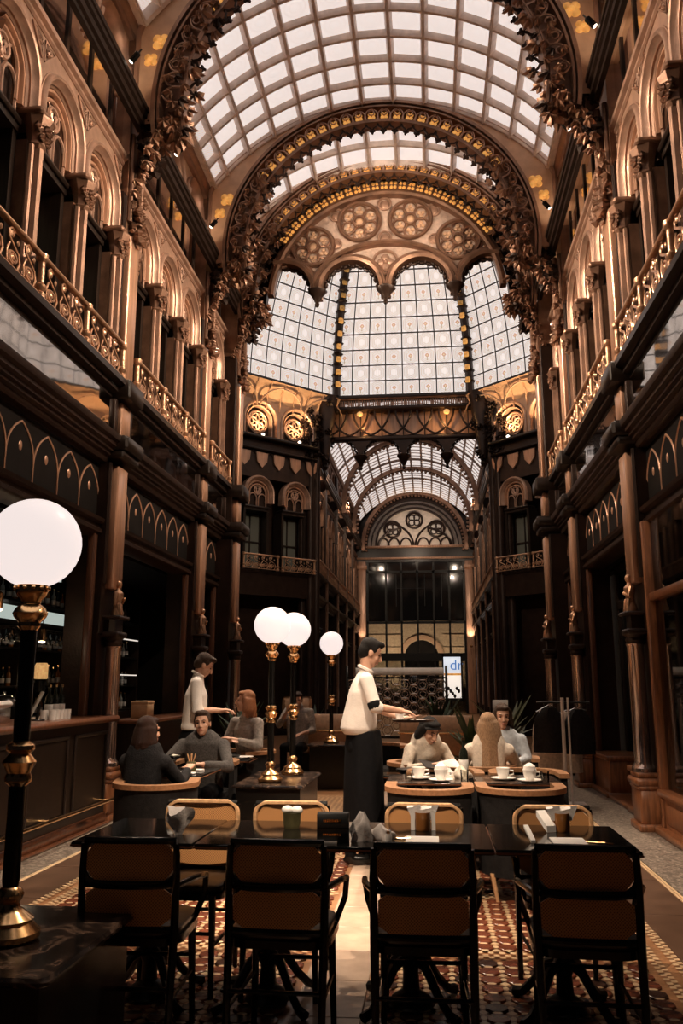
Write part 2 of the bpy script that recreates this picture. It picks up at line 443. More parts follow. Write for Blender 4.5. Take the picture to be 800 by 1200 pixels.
b.box(-.44, -.36, -.56, -.14, 4.95, 6.62).box(.36, .44, -.56, -.14, 4.95, 6.62)
for x0, x1 in ((-.36, -.31), (-.025, .025), (.31, .36)): b.box(x0, x1, -.54, -.46, 4.95, 6.62, .01)
for z in (4.95, 5.72, 6.57): b.box(-.36, .36, -.54, -.455, z, z + .05)
sash_me = b.mesh('sash', 'dark_wood')
wpane_me = MB().box(-.143, .143, -.006, .006, 0, .72).mesh('pane_low', 'window_curtained')
wpane2_me = MB().box(-.143, .143, -.006, .006, 0, .80).mesh('pane_high', 'window_curtained')
b = MB()
for x, r in ((-.075, .035), (.075, .035), (0, .055)): b.lathe([(r*1.5, 4.95), (r*1.5, 5.05), (r, 5.10), (r, 6.50)], 8, (x, .0 if x else .035, 0))
b.box(-.10, .10, -.30, -.03, 4.95, 6.55)
shaft_me = b.mesh('column_shaft', 'bronze')
b = MB()
b.lathe([(.075, 6.48), (.10, 6.52), (.085, 6.56), (.11, 6.70), (.15, 6.78), (.155, 6.80), (.13, 6.81)], 8, (0, .01, 0)); b.box(-.155, .155, -.30, .13, 6.80, 6.87, .02)
b.add(leaf_pile([(x, y, 6.70, 0, .75) for x, y in ((-.09, .06), (0, .10), (.09, .06))] + [(x, y, 6.60, 0, .6) for x, y in ((-.05, .08), (.05, .08))]))
capital_me = b.mesh('capital', 'bronze')
b = MB(); top = 7.78; aw = [(p[0], p[1]) for p in stilt(.505, 6.87, 7.12, 18)]
pts = [(.54, 6.87)] + aw + [(-.54, 6.87)]
for (x0, z0), (x1, z1) in zip(pts[:-1], pts[1:]): b.quad((x0, 0, z0), (x1, 0, z1), (x1, 0, top), (x0, 0, top))
for sx in (-1, 1):
    b.tube([(sx*.51, .015, 7.50), (sx*.51, .015, 7.73), (sx*.29, .015, 7.73)], .014, 5, True)
    b.ell((sx*.44, .01, 7.66), (.04, .02, .04), 8, 4)
    b.add(leaf_pile([(sx*.46, .0, 7.62, sx*130, .55)]))
spandrel_me = b.mesh('spandrel', 'bronze_pale')
def window_unit(n, wall, at, rz, dz=0., side='', nth=''):
    """one window_<n>: moulding, inner arch, tracery, transom, sash and four panes"""
    w = struct('window_%d' % n, nth, 'window', None, (at[0], at[1], dz)); w.rotation_euler = (0, 0, rz)
    for nm, me in (('arch_molding', arch_me), ('inner_arch', inner_arch_me), ('tracery', tracery_me), ('tracery_back', tracery_back_me), ('transom', transom_me)): put(nm, me, w)
    s_ = put('sash', sash_me, w)
    for x in (-.167, .167):
        put('pane', wpane_me, s_, (x, -.49, 5.0)); put('pane', wpane2_me, s_, (x, -.49, 5.77))
    return w
# ---- long horizontal pieces, one per bay (width w)
def runner(w, prof, nm, mat):
    """profile of (y, z) points closed, pulled along the wall"""
    return MB().rings([[(x, y, z) for y, z in prof] for x in (-w/2, w/2)]).mesh(nm, mat)
CORNICE = [(-.2, 3.95), (.03, 3.95), (.05, 3.98), (.05, 4.01), (.09, 4.03), (.09, 4.06), (.12, 4.07), (.12, 4.10), (.16, 4.12), (.16, 4.16), (.20, 4.18), (.21, 4.22), (.21, 4.25), (-.2, 4.27)]
BALC = [(-.3, 4.70), (.02, 4.70), (.06, 4.74), (.06, 4.78), (.13, 4.80), (.13, 4.86), (.21, 4.88), (.21, 4.95), (-.55, 4.95)]
LINTEL = [(-.25, 3.10), (.0, 3.10), (.03, 3.12), (.03, 3.16), (.0, 3.18), (.0, 3.22), (.05, 3.24), (.06, 3.28), (.02, 3.30), (-.25, 3.30)]
TOPC = [(-.2, 7.78), (.01, 7.78), (.03, 7.80), (.03, 7.83), (.07, 7.85), (.08, 7.89), (.04, 7.91), (-.2, 7.93)]
BEAM = [(.17, 8.25), (.23, 8.25), (.24, 8.28), (.28, 8.29), (.28, 8.37), (.31, 8.39), (.31, 8.45), (.33, 8.46), (.33, 8.52), (.17, 8.52)]
SPRING = [(-.1, 9.58), (.06, 9.58), (.08, 9.61), (.08, 9.64), (.13, 9.66), (.15, 9.70), (.15, 9.74), (.19, 9.76), (.19, 9.80), (-.1, 9.84)]
def arcade(w, n):
    """upper blind arcade: one moulded stilted arch over slim shafts, and the wall strip behind it"""
    a, c = MB(), MB(); u = w / n; r = u*.5 - .10; q_ = lambda rr: stilt(rr, 8.74, 9.48 - r, 12)
    a.sweep(q_(r), [(0, -.18), (0, -.02), (.025, .03), (.05, .05), (.075, .03), (.085, -.18)])
    a.sweep(q_(r - .09), [(0, -.22), (0, -.12), (.03, -.08), (.06, -.12), (.06, -.22)])
    for sx in (-1, 1): a.lathe([(.035, 8.74), (.05, 8.78), (.03, 8.82), (.03, 9.0), (.055, 9.08), (.06, 9.12)], 8, (sx*(r + .05), .05, 0))
    edge = [(u/2, 8.74)] + q_(r + .08) + [(-u/2, 8.74)]
    for (x0, z0), (x1, z1) in zip(edge[:-1], edge[1:]): c.quad((x0, 0, z0), (x1, 0, z1), (x1, 0, 9.62), (x0, 0, 9.62))
    c.box(-u/2, u/2, -.25, .04, 8.72, 8.77).box(-u/2, u/2, -.25, -.2, 8.74, 9.6)
    return a, c, [-w/2 + u*(i + .5) for i in range(n)]
def transom_lights(w, n):
    """one small gilt lancet of the row above the shop opening, and the dark glass behind the row"""
    g, d = MB(), MB(); u = w / n
    d.box(-w/2, w/2, -.10, -.07, 3.28, 3.96)
    for sx in (-1, 1):
        g.tube([(sx*.5*u, -.05, 3.30)] + [(sx*(.5*u - u*.92*(1 - math.cos(R(a)))), -.05, 3.50 + .40*math.sin(R(a))) for a in range(0, 64, 7)], .013, 5)
    g.ell((0, -.05, 3.62), (.035, .012, .05), 8, 4)
    return g, d, [-w/2 + u*(i + .5) for i in range(n)]
# ---- balcony railing pieces
post_me = MB().lathe([(.05, 0), (.055, .05), (.035, .07), (.055, .10), (.055, .13), (.032, .15), (.032, .36), (.05, .38), (.055, .40), (.055, .44), (.03, .455)], 10).mesh('post', 'gilt')
b = MB()
b.tube([(.05*math.cos(R(a))*(1 - a/900), 0, .13 + .055*math.sin(R(a))*(1 - a/900)) for a in range(-90, 460, 22)], .011, 5)
b.tube([(-.045, 0, .03), (-.075, 0, .12), (-.055, 0, .20), (.0, 0, .245), (.05, 0, .29), (.06, 0, .35), (.03, 0, .39), (-.005, 0, .365)], .011, 5)
b.tube([(.06, 0, .06), (.07, 0, .16), (.045, 0, .24)], .009, 5)
b.ell((.0, 0, .13), (.022, .014, .022), 6, 4).ell((.02, .0, .335), (.02, .014, .03), 6, 4).ell((-.045, 0, .30), (.014, .012, .028), 6, 4)
scroll_me = b.mesh('scroll', 'gilt')
def railing(w, cells, at, rz, label, z=4.95, d=.16, per=3):
    t = thing('balcony_railing', label, 'railing', (at[0], at[1], z), rz, 'balcony railings of gilded scrolls')
    hand = MB().box(-w/2, w/2, d-.035, d+.035, .40, .44, .012).box(-w/2, w/2, d-.02, d+.02, .015, .04).mesh('handrail', 'gilt')
    put('handrail', hand, t)
    for i in range(cells + 1): put('post', post_me, t, (-w/2 + w*i/cells, d, 0))
    cw = w / cells
    for i in range(cells):
        for k in range(per): put('scroll', scroll_me, t, (-w/2 + cw*(i + (k + .75)/(per + .5)), d, 0), 0, (min(1.6, cw/(per + .5)/.155), 1, 1))
    return t
# ---- pier pieces
def pier_meshes(w=.50):
    h = w/2; out = []
    b = MB()
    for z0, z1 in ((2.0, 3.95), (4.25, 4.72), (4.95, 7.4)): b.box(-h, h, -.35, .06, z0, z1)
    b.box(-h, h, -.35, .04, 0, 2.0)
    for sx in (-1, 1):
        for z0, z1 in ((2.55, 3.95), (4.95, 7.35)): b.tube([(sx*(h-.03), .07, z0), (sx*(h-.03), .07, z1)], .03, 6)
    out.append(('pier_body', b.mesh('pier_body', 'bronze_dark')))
    b = MB()
    for z0, z1 in ((2.50, 3.93), (4.28, 4.70), (4.97, 6.85)): b.box(-.15, .15, .04, .15, z0, z1, .015)
    out.append(('pilaster_strip', b.mesh('pilaster_strip', 'copper_strip')))
    b = MB()
    b.box(-h-.02, h+.02, -.2, .24, 4.0, 4.09, .02).box(-h-.04, h+.04, -.2, .29, 4.09, 4.26, .03).box(-h, h, -.2, .27, 4.72, 4.95, .02)
    out.append(('pier_cornice', b.mesh('pier_cornice', 'dark_wood')))
    b = MB()
    b.box(-.16, .16, -.1, .24, 1.96, 2.02, .015).box(-.12, .12, -.1, .19, 2.02, 2.16).box(-.17, .17, -.1, .26, 2.16, 2.20, .015)
    b.lathe([(.09, 1.86), (.11, 1.90), (.10, 1.93), (.13, 1.96)], 12, (0, .13, 0))
    out.append(('console', b.mesh('console', 'bronze_dark')))
    b = MB()                                  # small draped figure on the console
    b.lathe([(.07, 2.20), (.075, 2.24), (.05, 2.30), (.045, 2.36), (.06, 2.42), (.062, 2.46), (.025, 2.50), (.022, 2.52)], 10, (0, .16, 0)).ell((0, .165, 2.56), (.036, .04, .046), 8, 6)
    b.cone((-.06, .16, 2.46), (-.075, .19, 2.36), .022, .018, 6).cone((-.075, .19, 2.36), (-.02, .23, 2.40), .018, .015, 6).cone((.06, .16, 2.46), (.085, .16, 2.33), .022, .016, 6)
    b.cone((-.03, .18, 2.32), (-.035, .19, 2.22), .03, .025, 6).cone((.035, .19, 2.32), (.04, .21, 2.22), .03, .025, 6)
    out.append(('figurine', b.mesh('figurine', 'gilt')))
    out.append(('polished_column', MB().lathe([(.12, .56), (.12, .60), (.095, .63), (.085, .66), (.085, 1.84), (.10, 1.86)], 16, (0, .14, 0)).mesh('polished_column', 'polished_marble')))
    b = MB().box(-.21, .21, -.2, .26, 0, .07, .01).box(-.18, .18, -.2, .23, .07, .40, .01).box(-.20, .20, -.2, .25, .40, .44, .015).box(-.21, .21, -.2, .27, .44, .51, .02).box(-.16, .16, -.1, .24, .51, .56, .01)
    out.append(('pedestal', b.mesh('pedestal', 'red_wood')))
    b = MB()                                  # clustered shafts from the capital to the rib
    for x, y, r in ((-.13, .10, .035), (.13, .10, .035), (0, .17, .05)): b.lathe([(r, 7.05), (r, 8.25)], 8, (x, y, 0))
    b.box(-.20, .20, -.3, .08, 6.85, 9.6)
    out.append(('upper_shafts', b.mesh('upper_shafts', 'bronze')))
    pts = []
    for k in range(15):
        z = 6.86 + .05*k; pts.append((.10*math.sin(k*2.2), .14 + .05*math.sin(k*1.3), z, 40*math.sin(k*1.7), .95 + .3*math.sin(k)))
    out.append(('leaf_capital', leaf_pile(pts, 1.15).mesh('leaf_capital', 'bronze')))
    pts = [(.14*math.sin(k*2.4), .24 + .08*math.cos(k*1.9), 7.86 + .042*k, 60*math.sin(k*2.1), 1.1 + .3*math.sin(k*1.1)) for k in range(20)]
    out.append(('rib_corbel', leaf_pile(pts, 1.2).mesh('rib_corbel', 'bronze_dark')))
    return out
PIER_ME = pier_meshes()
MEC = {}
def bay_parts(w, nwin):
    key = (w, nwin)
    if key in MEC: return MEC[key]
    P = []
    cw = w - .46
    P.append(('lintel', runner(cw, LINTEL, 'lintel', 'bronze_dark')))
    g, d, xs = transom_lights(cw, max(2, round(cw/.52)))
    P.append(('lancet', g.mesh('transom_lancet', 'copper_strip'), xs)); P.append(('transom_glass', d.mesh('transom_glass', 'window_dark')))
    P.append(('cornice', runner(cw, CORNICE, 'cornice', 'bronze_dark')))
    P.append(('mezzanine_mirror', MB().box(-cw/2, cw/2, .05, .08, 4.25, 4.71).mesh('mezzanine_mirror', 'mirror')))
    b = MB()
    for x in (-cw/2, cw/2): b.box(x-.05, x+.05, .0, .12, 4.25, 4.71, .01)
    P.append(('mirror_frame', b.mesh('mirror_frame', 'bronze_dark')))
    P.append(('balcony_ledge', runner(cw, BALC, 'balcony_ledge', 'dark_wood')))
    P.append(('top_cornice', runner(w, TOPC, 'top_cornice', 'bronze_pale')))
    n = max(2, round(w/.6))
    P.append(('clerestory_bar', MB().box(-.03, .03, -.05, 0, 7.92, 8.74).mesh('clerestory_bar', 'bronze_dark'), [-w/2 + w*i/n for i in range(n + 1)]))
    P.append(('clerestory_mirror', MB().rings([[(x, y, z) for y, z in ((-.02, 7.90), (-.02, 8.75), (-.06, 8.75), (-.06, 7.90))] for x in (-w/2, w/2)]).mesh('clerestory_mirror', 'mirror_bright')))
    P.append(('beam', runner(w - .36, BEAM, 'beam', 'dark_wood')))
    a, c, xs = arcade(w - .40, max(1, nwin))
    P.append(('arcade_arch', a.mesh('arcade_arch', 'bronze_pale'), xs)); P.append(('arcade_wall', c.mesh('arcade_wall', 'plaster_warm'), xs))
    P.append(('springing_cornice', runner(w, SPRING, 'springing_cornice', 'bronze_pale')))
    MEC[key] = P
    return P
WN = 0
def put_bay(P, wl, X, yc, rz):
    sg = 1 if rz > 0 else -1
    for e in P:
        for x in (e[2] if len(e) > 2 else (0,)): put(e[0], e[1], wl, (X, yc + sg*x, 0), rz)
def wall_side(nm, side):
    """side -1 = left, +1 = right"""
    global WN
    rz = R(-90) if side < 0 else R(90)
    X = XC + side*HW
    back = MB()
    for y0, y1 in ((-1.5, 14.9),):
        o = X + side*.6
        back.box(o, o + side*.1, y0, y1, 3.2, 9.9)
        back.box(X - side*.02, o, y0, y1, 4.72, 4.92)
        back.box(X + side*.3, o, y0, y1, 7.6, 9.9)
        back.box(X + side*.05, o, y0, y1, 3.25, 3.9)
    back.box(X - side*.05, X + side*.6, -1.5, 5.4, 3.2, 9.9)
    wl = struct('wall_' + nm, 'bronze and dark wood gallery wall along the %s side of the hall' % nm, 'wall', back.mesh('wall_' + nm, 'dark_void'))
    pos = lambda y: (X, y, 0)
    for i, y in enumerate(PIERS):
        pr = put('pier', PIER_ME[0][1], wl, (X - (side*.16 if i == 3 else 0), y, 0), rz)
        for n_, me in PIER_ME[1:]:
            put(n_, me, pr)
    put_bay(bay_parts(3.7, 3), wl, X, 3.8, rz)
    for i in range(3):
        y0, y1 = PIERS[i], PIERS[i+1]; yc = (y0+y1)/2; w = y1 - y0; nw = 3 if i < 2 else 1
        put_bay(bay_parts(round(w, 2), nw), wl, X, yc, rz)
        for k in range(nw):
            u = (k - (nw-1)/2) * WIN
            WN += 1
            where = ('first', 'second', 'third')[k] if nw == 3 else 'only'
            wob = window_unit(WN, wl, (X, yc + u), rz, 0, nm, '%s tall arched window of the %s bay on the %s wall' % (where, ('nearest', 'middle', 'short far')[i], nm))
            put('spandrel', spandrel_me, wl, pos(yc + u), rz)
        for k in range(nw + 1):
            u = (k - nw/2) * WIN
            s_ = put('column', shaft_me, wl, pos(yc + u), rz); put('capital', capital_me, s_)
        railing(w - .5, 3 if nw == 3 else 1, (X, yc), rz, 'gilded scroll balcony railing on the %s wall, %s bay' % (nm, ('nearest', 'middle', 'short farthest')[i]))
    return wl
WALL_L = wall_side('left', -1)
WALL_R = wall_side('right', 1)

# ------------------------------------------------------------------ barrel vault of glass
VR, VZ = 3.55, 7.60
VEDGE = math.degrees(math.asin(2.82 / VR))
unit = 2*VEDGE / 12.2
VANG = [-VEDGE, -VEDGE + .6*unit] + [-VEDGE + (.6 + k)*unit for k in range(1, 12)] + [VEDGE]
def vp(a, y, r=VR): return (XC + r*math.sin(R(a)), y, VZ + r*math.cos(R(a)))
CEIL = struct('ceiling', 'glazed barrel vault of frosted roof panes over the hall', 'ceiling')
def vault_bay(y0, y1, rows, individual, parent, bars='roof_bar', cols=None, pm='roof_pane', dp=1.):
    ang = cols or VANG
    b = MB(); hr = .034 if dp == 1 else .026
    for i, a in enumerate(ang):
        wv = hr / VR * 57.3; wt = wv * 1.75
        q = [[vp(a - wv*.7, y, VR - .09*dp), vp(a + wv*.7, y, VR - .09*dp), vp(a + wt, y, VR + .0), vp(a + wt, y, VR + .03), vp(a - wt, y, VR + .03), vp(a - wt, y, VR + .0)] for y in (y0, y1)]
        b.rings(q)
        q = [[vp(a - wv*.25, y, VR - .11*dp), vp(a + wv*.25, y, VR - .11*dp), vp(a + wv*.25, y, VR - .08*dp), vp(a - wv*.25, y, VR - .08*dp)] for y in (y0, y1)]
        b.rings(q)
    dy = (y1 - y0) / rows
    for r_ in range(rows + 1):
        y = y0 + dy*r_; h = hr if 0 < r_ < rows else hr*1.6
        rs = [[vp(a, y - h*.7, VR - .08*dp), vp(a, y + h*.7, VR - .08*dp), vp(a, y + h*1.75, VR), vp(a, y + h*1.75, VR + .03), vp(a, y - h*1.75, VR + .03), vp(a, y - h*1.75, VR)] for a in [ang[0] + (ang[-1]-ang[0])*k/40 for k in range(41)]]
        b.rings(rs)
    put('roof_bars', b.mesh('roof_bars', bars), parent)
    allp = MB()
    for i in range(len(ang) - 1):
        am = (ang[i] + ang[i+1]) / 2; edge = i in (0, len(ang) - 2)
        wd = VR * R(ang[i+1] - ang[i])
        q = MB().quad((-wd/2, -dy/2, 0), (wd/2, -dy/2, 0), (wd/2, dy/2, 0), (-wd/2, dy/2, 0), True)
        if individual: me = q.mesh('roof_pane', 'vent_pane' if edge and cols is None else pm, 0)
        for r_ in range(rows):
            c = vp(am, y0 + dy*(r_ + .5), VR + .005)
            if individual: put('pane', me, parent, c, rot=(0, R(am), 0))
            else: allp.add(q, Matrix.Translation(c) @ Matrix.Rotation(R(am), 4, 'Y'))
    if not individual: put('pane', allp.mesh('roof_panes', pm, 0), parent, kind='stuff')
vault_bay(2.25, 5.40, 6, False, CEIL)
vault_bay(5.90, 9.05, 6, True, CEIL)
vault_bay(9.60, 12.70, 6, True, CEIL)
vault_bay(13.2, 14.45, 2, True, CEIL)

# ------------------------------------------------------------------ transverse ribs
RZ0 = 8.50
def rib(n, y, ro, ri, label, units, amber_z=True, deep=.22, big=False, leaves=True):
    t = struct('trim_%d' % n, label, 'rib', None, (XC, y, 0))
    h = deep/2
    b = MB()
    A = arc(0, RZ0, 1, -9, 189, 66)
    def ring(r0, r1, y0, y1): b.rings([[(p[0]*r0, y0, RZ0 + (p[1]-RZ0)*r0), (p[0]*r1, y0, RZ0 + (p[1]-RZ0)*r1), (p[0]*r1, y1, RZ0 + (p[1]-RZ0)*r1), (p[0]*r0, y1, RZ0 + (p[1]-RZ0)*r0)] for p in A])
    rs_ = ri + .24
    ring(ro - .05, ro, -h - .05, h); ring(ro - .10, ro - .07, -h - .02, h)
    ring(rs_, rs_ + .035, -h - .02, h - .06); ring(rs_ + .05, rs_ + .07, -h, h)
    ring(rs_, ro - .02, h - .05, h)
    put('rib_rings', b.mesh('rib_rings', 'bronze'), t)
    for sx in (-1, 1): put('rib_foot', leaf_pile([(sx*(2.36 + .022*q + .07*math.sin(q*2.1)), -h + .02 + .09*math.sin(q*1.7), 8.40 - .052*q, 90*math.sin(q*2.3), 1.25 - .03*q) for q in range(20)] + [(sx*(2.22 + .05*(q % 3)), -h + .05 + .06*math.sin(q*2.9), 8.34 - .055*q, 70*math.sin(q*1.9), 1.35) for q in range(7)]).mesh('rib_foot', 'bronze'), t)
    # spandrel plate between ring, vault and wall
    b = MB(); k = 60; inner, outer = [], []
    for i in range(k + 1):
        a = R(-4 + 188*i/k); ca, sa = math.cos(a), math.sin(a)
        inner.append((ro*ca, RZ0 + ro*sa))
        s_ = ro
        while s_ < 4 and abs(s_*ca) < 2.86 and (RZ0 + s_*sa < 9.7 or math.hypot(s_*ca, RZ0 + s_*sa - VZ) < VR - .01): s_ += .01
        outer.append((s_*ca, RZ0 + s_*sa))
    for yy in (-h + .06, h):
        for i in range(k): b.quad((inner[i][0], yy, inner[i][1]), (inner[i+1][0], yy, inner[i+1][1]), (outer[i+1][0], yy, outer[i+1][1]), (outer[i][0], yy, outer[i][1]))
    put('spandrel_plate', b.mesh('spandrel_plate', 'plaster_warm'), t)
    b = MB()
    b.rings([[(p[0], -h - .01, p[1]), (p[0], h + .01, p[1]), (p[0]*.985, h + .01, RZ0 + (p[1]-RZ0)*.985), (p[0]*.985, -h - .01, RZ0 + (p[1]-RZ0)*.985)] for p in outer])
    put('outer_molding', b.mesh('outer_molding', 'bronze_pale'), t)
    # quatrefoils in the spandrels
    q = MB()
    for k in range(4): q.ell((.065*math.cos(R(90*k+45)), 0, .065*math.sin(R(90*k+45))), (.062, .03, .062), 8, 5)
    q.ell((0, -.02, 0), (.04, .03, .04), 8, 5); qme = q.mesh('quatrefoil', 'amber_glow')
    for sx in (-1, 1):
        put('quatrefoil', qme, t, (sx*2.56, -h + .05, 9.47)); put('quatrefoil', qme, t, (sx*2.68, -h + .05, 9.22), 0, .8)
    # repeated lancets, amber lights and pendants round the ring
    rm = (ro - .10 + rs_ + .05)/2; wu = rm*PI*.98/units; hh = (ro - .10 - rs_ - .05)
    lan = MB()
    for sx in (-1, 1):
        lan.tube([(sx*(wu*.5 - wu*.9*(1-math.cos(R(a)))), 0, -hh*.1 + hh*.62*math.sin(R(a))) for a in range(0, 64, 12)], .013, 5)
        lan.tube([(sx*wu*.5, 0, -hh*.5), (sx*wu*.5, 0, -hh*.1)], .016, 5)
    lan.tube([(wu*.22*math.cos(R(a)), 0, hh*.12 + wu*.22*math.sin(R(a))) for a in range(0, 360, 45)], .011, 5, True)
    lan_me = lan.mesh('lancet', 'bronze_pale')
    am = MB(); s2 = min(wu*.20, hh*.24)
    for k in range(4): am.ell((s2*math.cos(R(90*k+45)), 0, s2*math.sin(R(90*k+45))), (s2*.8, .02, s2*.8), 8, 4)
    if big:
        for k in range(4): am.ell((s2*math.cos(R(90*k+45)), 0, -hh*.34 + s2*math.sin(R(90*k+45))), (s2*.8, .02, s2*.8), 8, 4)
    am_me = am.mesh('amber_light', 'amber_glow')
    pen = MB().tube([(-wu*.5, 0, .05), (-wu*.36, .0, -.02), (-wu*.12, 0, -.05), (0, 0, -.09), (wu*.12, 0, -.05), (wu*.36, 0, -.02), (wu*.5, 0, .05)], .018, 5)
    pen.ell((0, 0, -.115), (.04, .03, .025), 8, 4).ell((-.035, 0, -.10), (.024, .025, .024), 6, 4).ell((.035, 0, -.10), (.024, .025, .024), 6, 4).ell((0, 0, -.145), (.022, .022, .025), 6, 4)
    pen_me = pen.mesh('pendant', 'bronze_dark')
    for i in range(units):
        a = 1.5 + 177*(i + .5)/units; ca, sa = math.cos(R(a)), math.sin(R(a)); rot = (0, R(90 - a), 0)
        low = a < 34 or a > 146
        put('lancet', lan_me, t, (rm*ca, -h + .02, RZ0 + rm*sa), rot=rot)
        if not low: put('amber_light', am_me, t, ((rm - .01)*ca, -h + .05, RZ0 + (rm-.01)*sa), rot=rot)
        put('pendant', pen_me, t, ((rs_ - .03)*ca, -h + .04, RZ0 + (rs_ - .03)*sa), rot=rot)
    if leaves:
        for sx in (-1, 1):
            for k in range(17):
                a = -10 + 46*k/16; r_ = ri + .24 + .09*math.sin(k*2.3) - .06*(k % 2)
                ca, sa = math.cos(R(a)), math.sin(R(a))
                put('leaf', leaf_me if k % 3 else leaf_dark_me, t, (sx*r_*ca, -h - .05 + .12*math.sin(k*1.7), RZ0 + r_*sa), rot=(R(-20), R(sx*(70 - a) + 50*math.sin(k*3.1)), 0), sc=1.0 + .25*math.sin(k*1.9))
                ca, sa = math.cos(R(a + 1.5)), math.sin(R(a + 1.5))
                put('leaf', leaf_me, t, (sx*(r_+.14)*ca, -h - .06, RZ0 + (r_+.14)*sa), rot=(R(-25), R(sx*(-40) + 70*math.sin(k*2.1)), 0), sc=.8)
    return t
rib(1, 9.15, 2.62, 1.97, 'bronze arch rib with leaf fringe cut by the top edge, first rib in view', 34)
rib(2, 12.75, 2.60, 1.97, 'bronze arch rib with amber lights and leaf pendants crossing the glass vault', 34)
rib(3, 14.50, 2.74, 2.17, 'dark arch rib with a row of lancets just before the rose-window screen', 36, big=False)
# ------------------------------------------------------------------ screen wall with rose windows (front of the octagon)
YT = 14.75
def lobed_plate(cs, r, zs, top, umax, y0, y1, n=200):
    """plate under a top curve with scalloped arches cut from its lower edge"""
    b = MB(); pr = None
    for i in range(n + 1):
        u = -umax + 2*umax*i/n
        zb = zs
        for c in cs:
            if abs(u - c) < r: zb = zs + .12 + math.sqrt(r*r - (u-c)**2)
        zt = max(top(u), zb + .001)
        if pr:
            (u0, b0, t0) = pr
            b.quad((u0, y0, b0), (u, y0, zb), (u, y0, zt), (u0, y0, t0)); b.quad((u0, y1, b0), (u, y1, zb), (u, y1, zt), (u0, y1, t0))
            b.quad((u0, y0, b0), (u0, y1, b0), (u, y1, zb), (u, y0, zb))
        pr = (u, zb, zt)
    return b
LC = [-1.94, -.65, .65, 1.94]; LR = .555; LZ = 8.62
scr = struct('trim_4', 'bronze screen of four rose windows over hanging scalloped arches', 'tracery screen', None, (XC, YT, 0))
put('screen_plate', lobed_plate(LC, LR, LZ, lambda u: RZ0 + math.sqrt(max(0, 2.34**2 - u*u)), 2.33, .04, .22).mesh('screen_plate', 'stone_pink', 0), scr)
b = MB()
for i, c in enumerate(LC):
    a0, a1 = (0, 180) if abs(c) < 1 else ((0, 108) if c < 0 else (72, 180))
    path = arc(c, LZ + .12, LR, a0, a1, 20)
    b.sweep(path, [(-.02, -.14), (.04, -.16), (.06, -.10), (.10, -.10), (.12, -.05), (.15, -.05), (.15, .06), (-.02, .10)])
put('lobe_molding', b.mesh('lobe_molding', 'bronze'), scr)
cus = MB()
for k in range(3): cus.ell((.05*(k-1), 0, -.03*abs(k-1)), (.04, .05, .04), 6, 4)
cus_me = cus.mesh('cusp', 'bronze_dark')
for c in LC:
    for a in range(14, 180, 16):
        x = c + (LR - .03)*math.cos(R(a))
        if abs(x) < 2.2: put('cusp', cus_me, scr, (x, .05, LZ + .12 + (LR-.03)*math.sin(R(a))), rot=(0, R(90 - a), 0))
pen = MB().lathe([(.03, -.20), (.05, -.16), (.035, -.12), (.07, -.05), (.12, .03), (.17, .08), (.18, .12), (.15, .14)], 10)
pen_me2 = pen.mesh('hanging_capital', 'bronze_dark')
for u in (-1.295, 0, 1.295): put('hanging_capital', pen_me2, scr, (u, 0, LZ))
b = MB()
b.sweep([(1.33*math.cos(R(a)), 8.72 + .88*math.sin(R(a))) for a in range(0, 181, 6)], [(0, -.10), (.03, -.13), (.07, -.13), (.10, -.08), (.10, .05), (0, .05)])
b.sweep(arc(0, RZ0, 2.12, 4, 176, 50), [(0, -.12), (.05, -.14), (.12, -.10), (.12, .05), (0, .05)])
put('great_arch', b.mesh('great_arch', 'bronze'), scr)
ro = MB()
rr = .39
ro.tube([(rr*math.cos(R(a)), 0, rr*math.sin(R(a))) for a in range(0, 360, 10)], .042, 6, True)
for k in range(6):
    a = R(60*k + 30); cx, cz = .235*math.cos(a), .235*math.sin(a)
    ro.tube([(cx + .125*math.cos(R(t)), .01, cz + .125*math.sin(R(t))) for t in range(0, 360, 20)], .024, 5, True)
ro.tube([(.10*math.cos(R(a)), -.02, .10*math.sin(R(a))) for a in range(0, 360, 20)], .026, 5, True)
rose_me = ro.mesh('rose', 'bronze')
pet = MB()
for k in range(3): pet.ell((.045*math.cos(R(120*k+90)), 0, .045*math.sin(R(120*k+90))), (.042, .025, .042), 8, 4)
pet_me = pet.mesh('petal', 'plaster_warm'); cen_me = MB().ell((0, 0, 0), (.085, .04, .085), 12, 6).mesh('rose_centre', 'plaster_warm')
for u, z in ((-1.38, 9.66), (-.485, 10.13), (.485, 10.13), (1.38, 9.66)):
    o = put('rose', rose_me, scr, (u, -.01, z))
    for k in range(6): put('petal', pet_me, o, (.235*math.cos(R(60*k+30)), .03, .235*math.sin(R(60*k+30))), rot=(0, R(60 - 60*k), 0))
    put('rose_centre', cen_me, o, (0, .02, 0))
med = MB().tube([(.23*math.cos(R(a)), 0, .23*math.sin(R(a))) for a in range(0, 360, 15)], .03, 5, True)
for k in range(4): med.ell((.09*math.cos(R(90*k)), .02, .09*math.sin(R(90*k))), (.085, .05, .085), 8, 5)
med.ell((0, 0, 0), (.05, .06, .05), 8, 5)
put('medallion', med.mesh('medallion', 'bronze_pale'), scr, (0, 0, 9.27))
sm = MB().tube([(.12*math.cos(R(a)), 0, .12*math.sin(R(a))) for a in range(0, 360, 20)], .024, 5, True).ell((0, .03, 0), (.09, .03, .09), 8, 5)
sm_me = sm.mesh('small_roundel', 'bronze_pale')
for u, z in ((0, 10.48), (-.93, 10.30), (.93, 10.30), (-1.95, 9.38), (1.95, 9.38), (0, 9.78), (-.93, 9.70), (.93, 9.70)): put('small_roundel', sm_me, scr, (u, 0, z), 0, .8 if abs(u) in (.93,) and z < 10 else 1.)
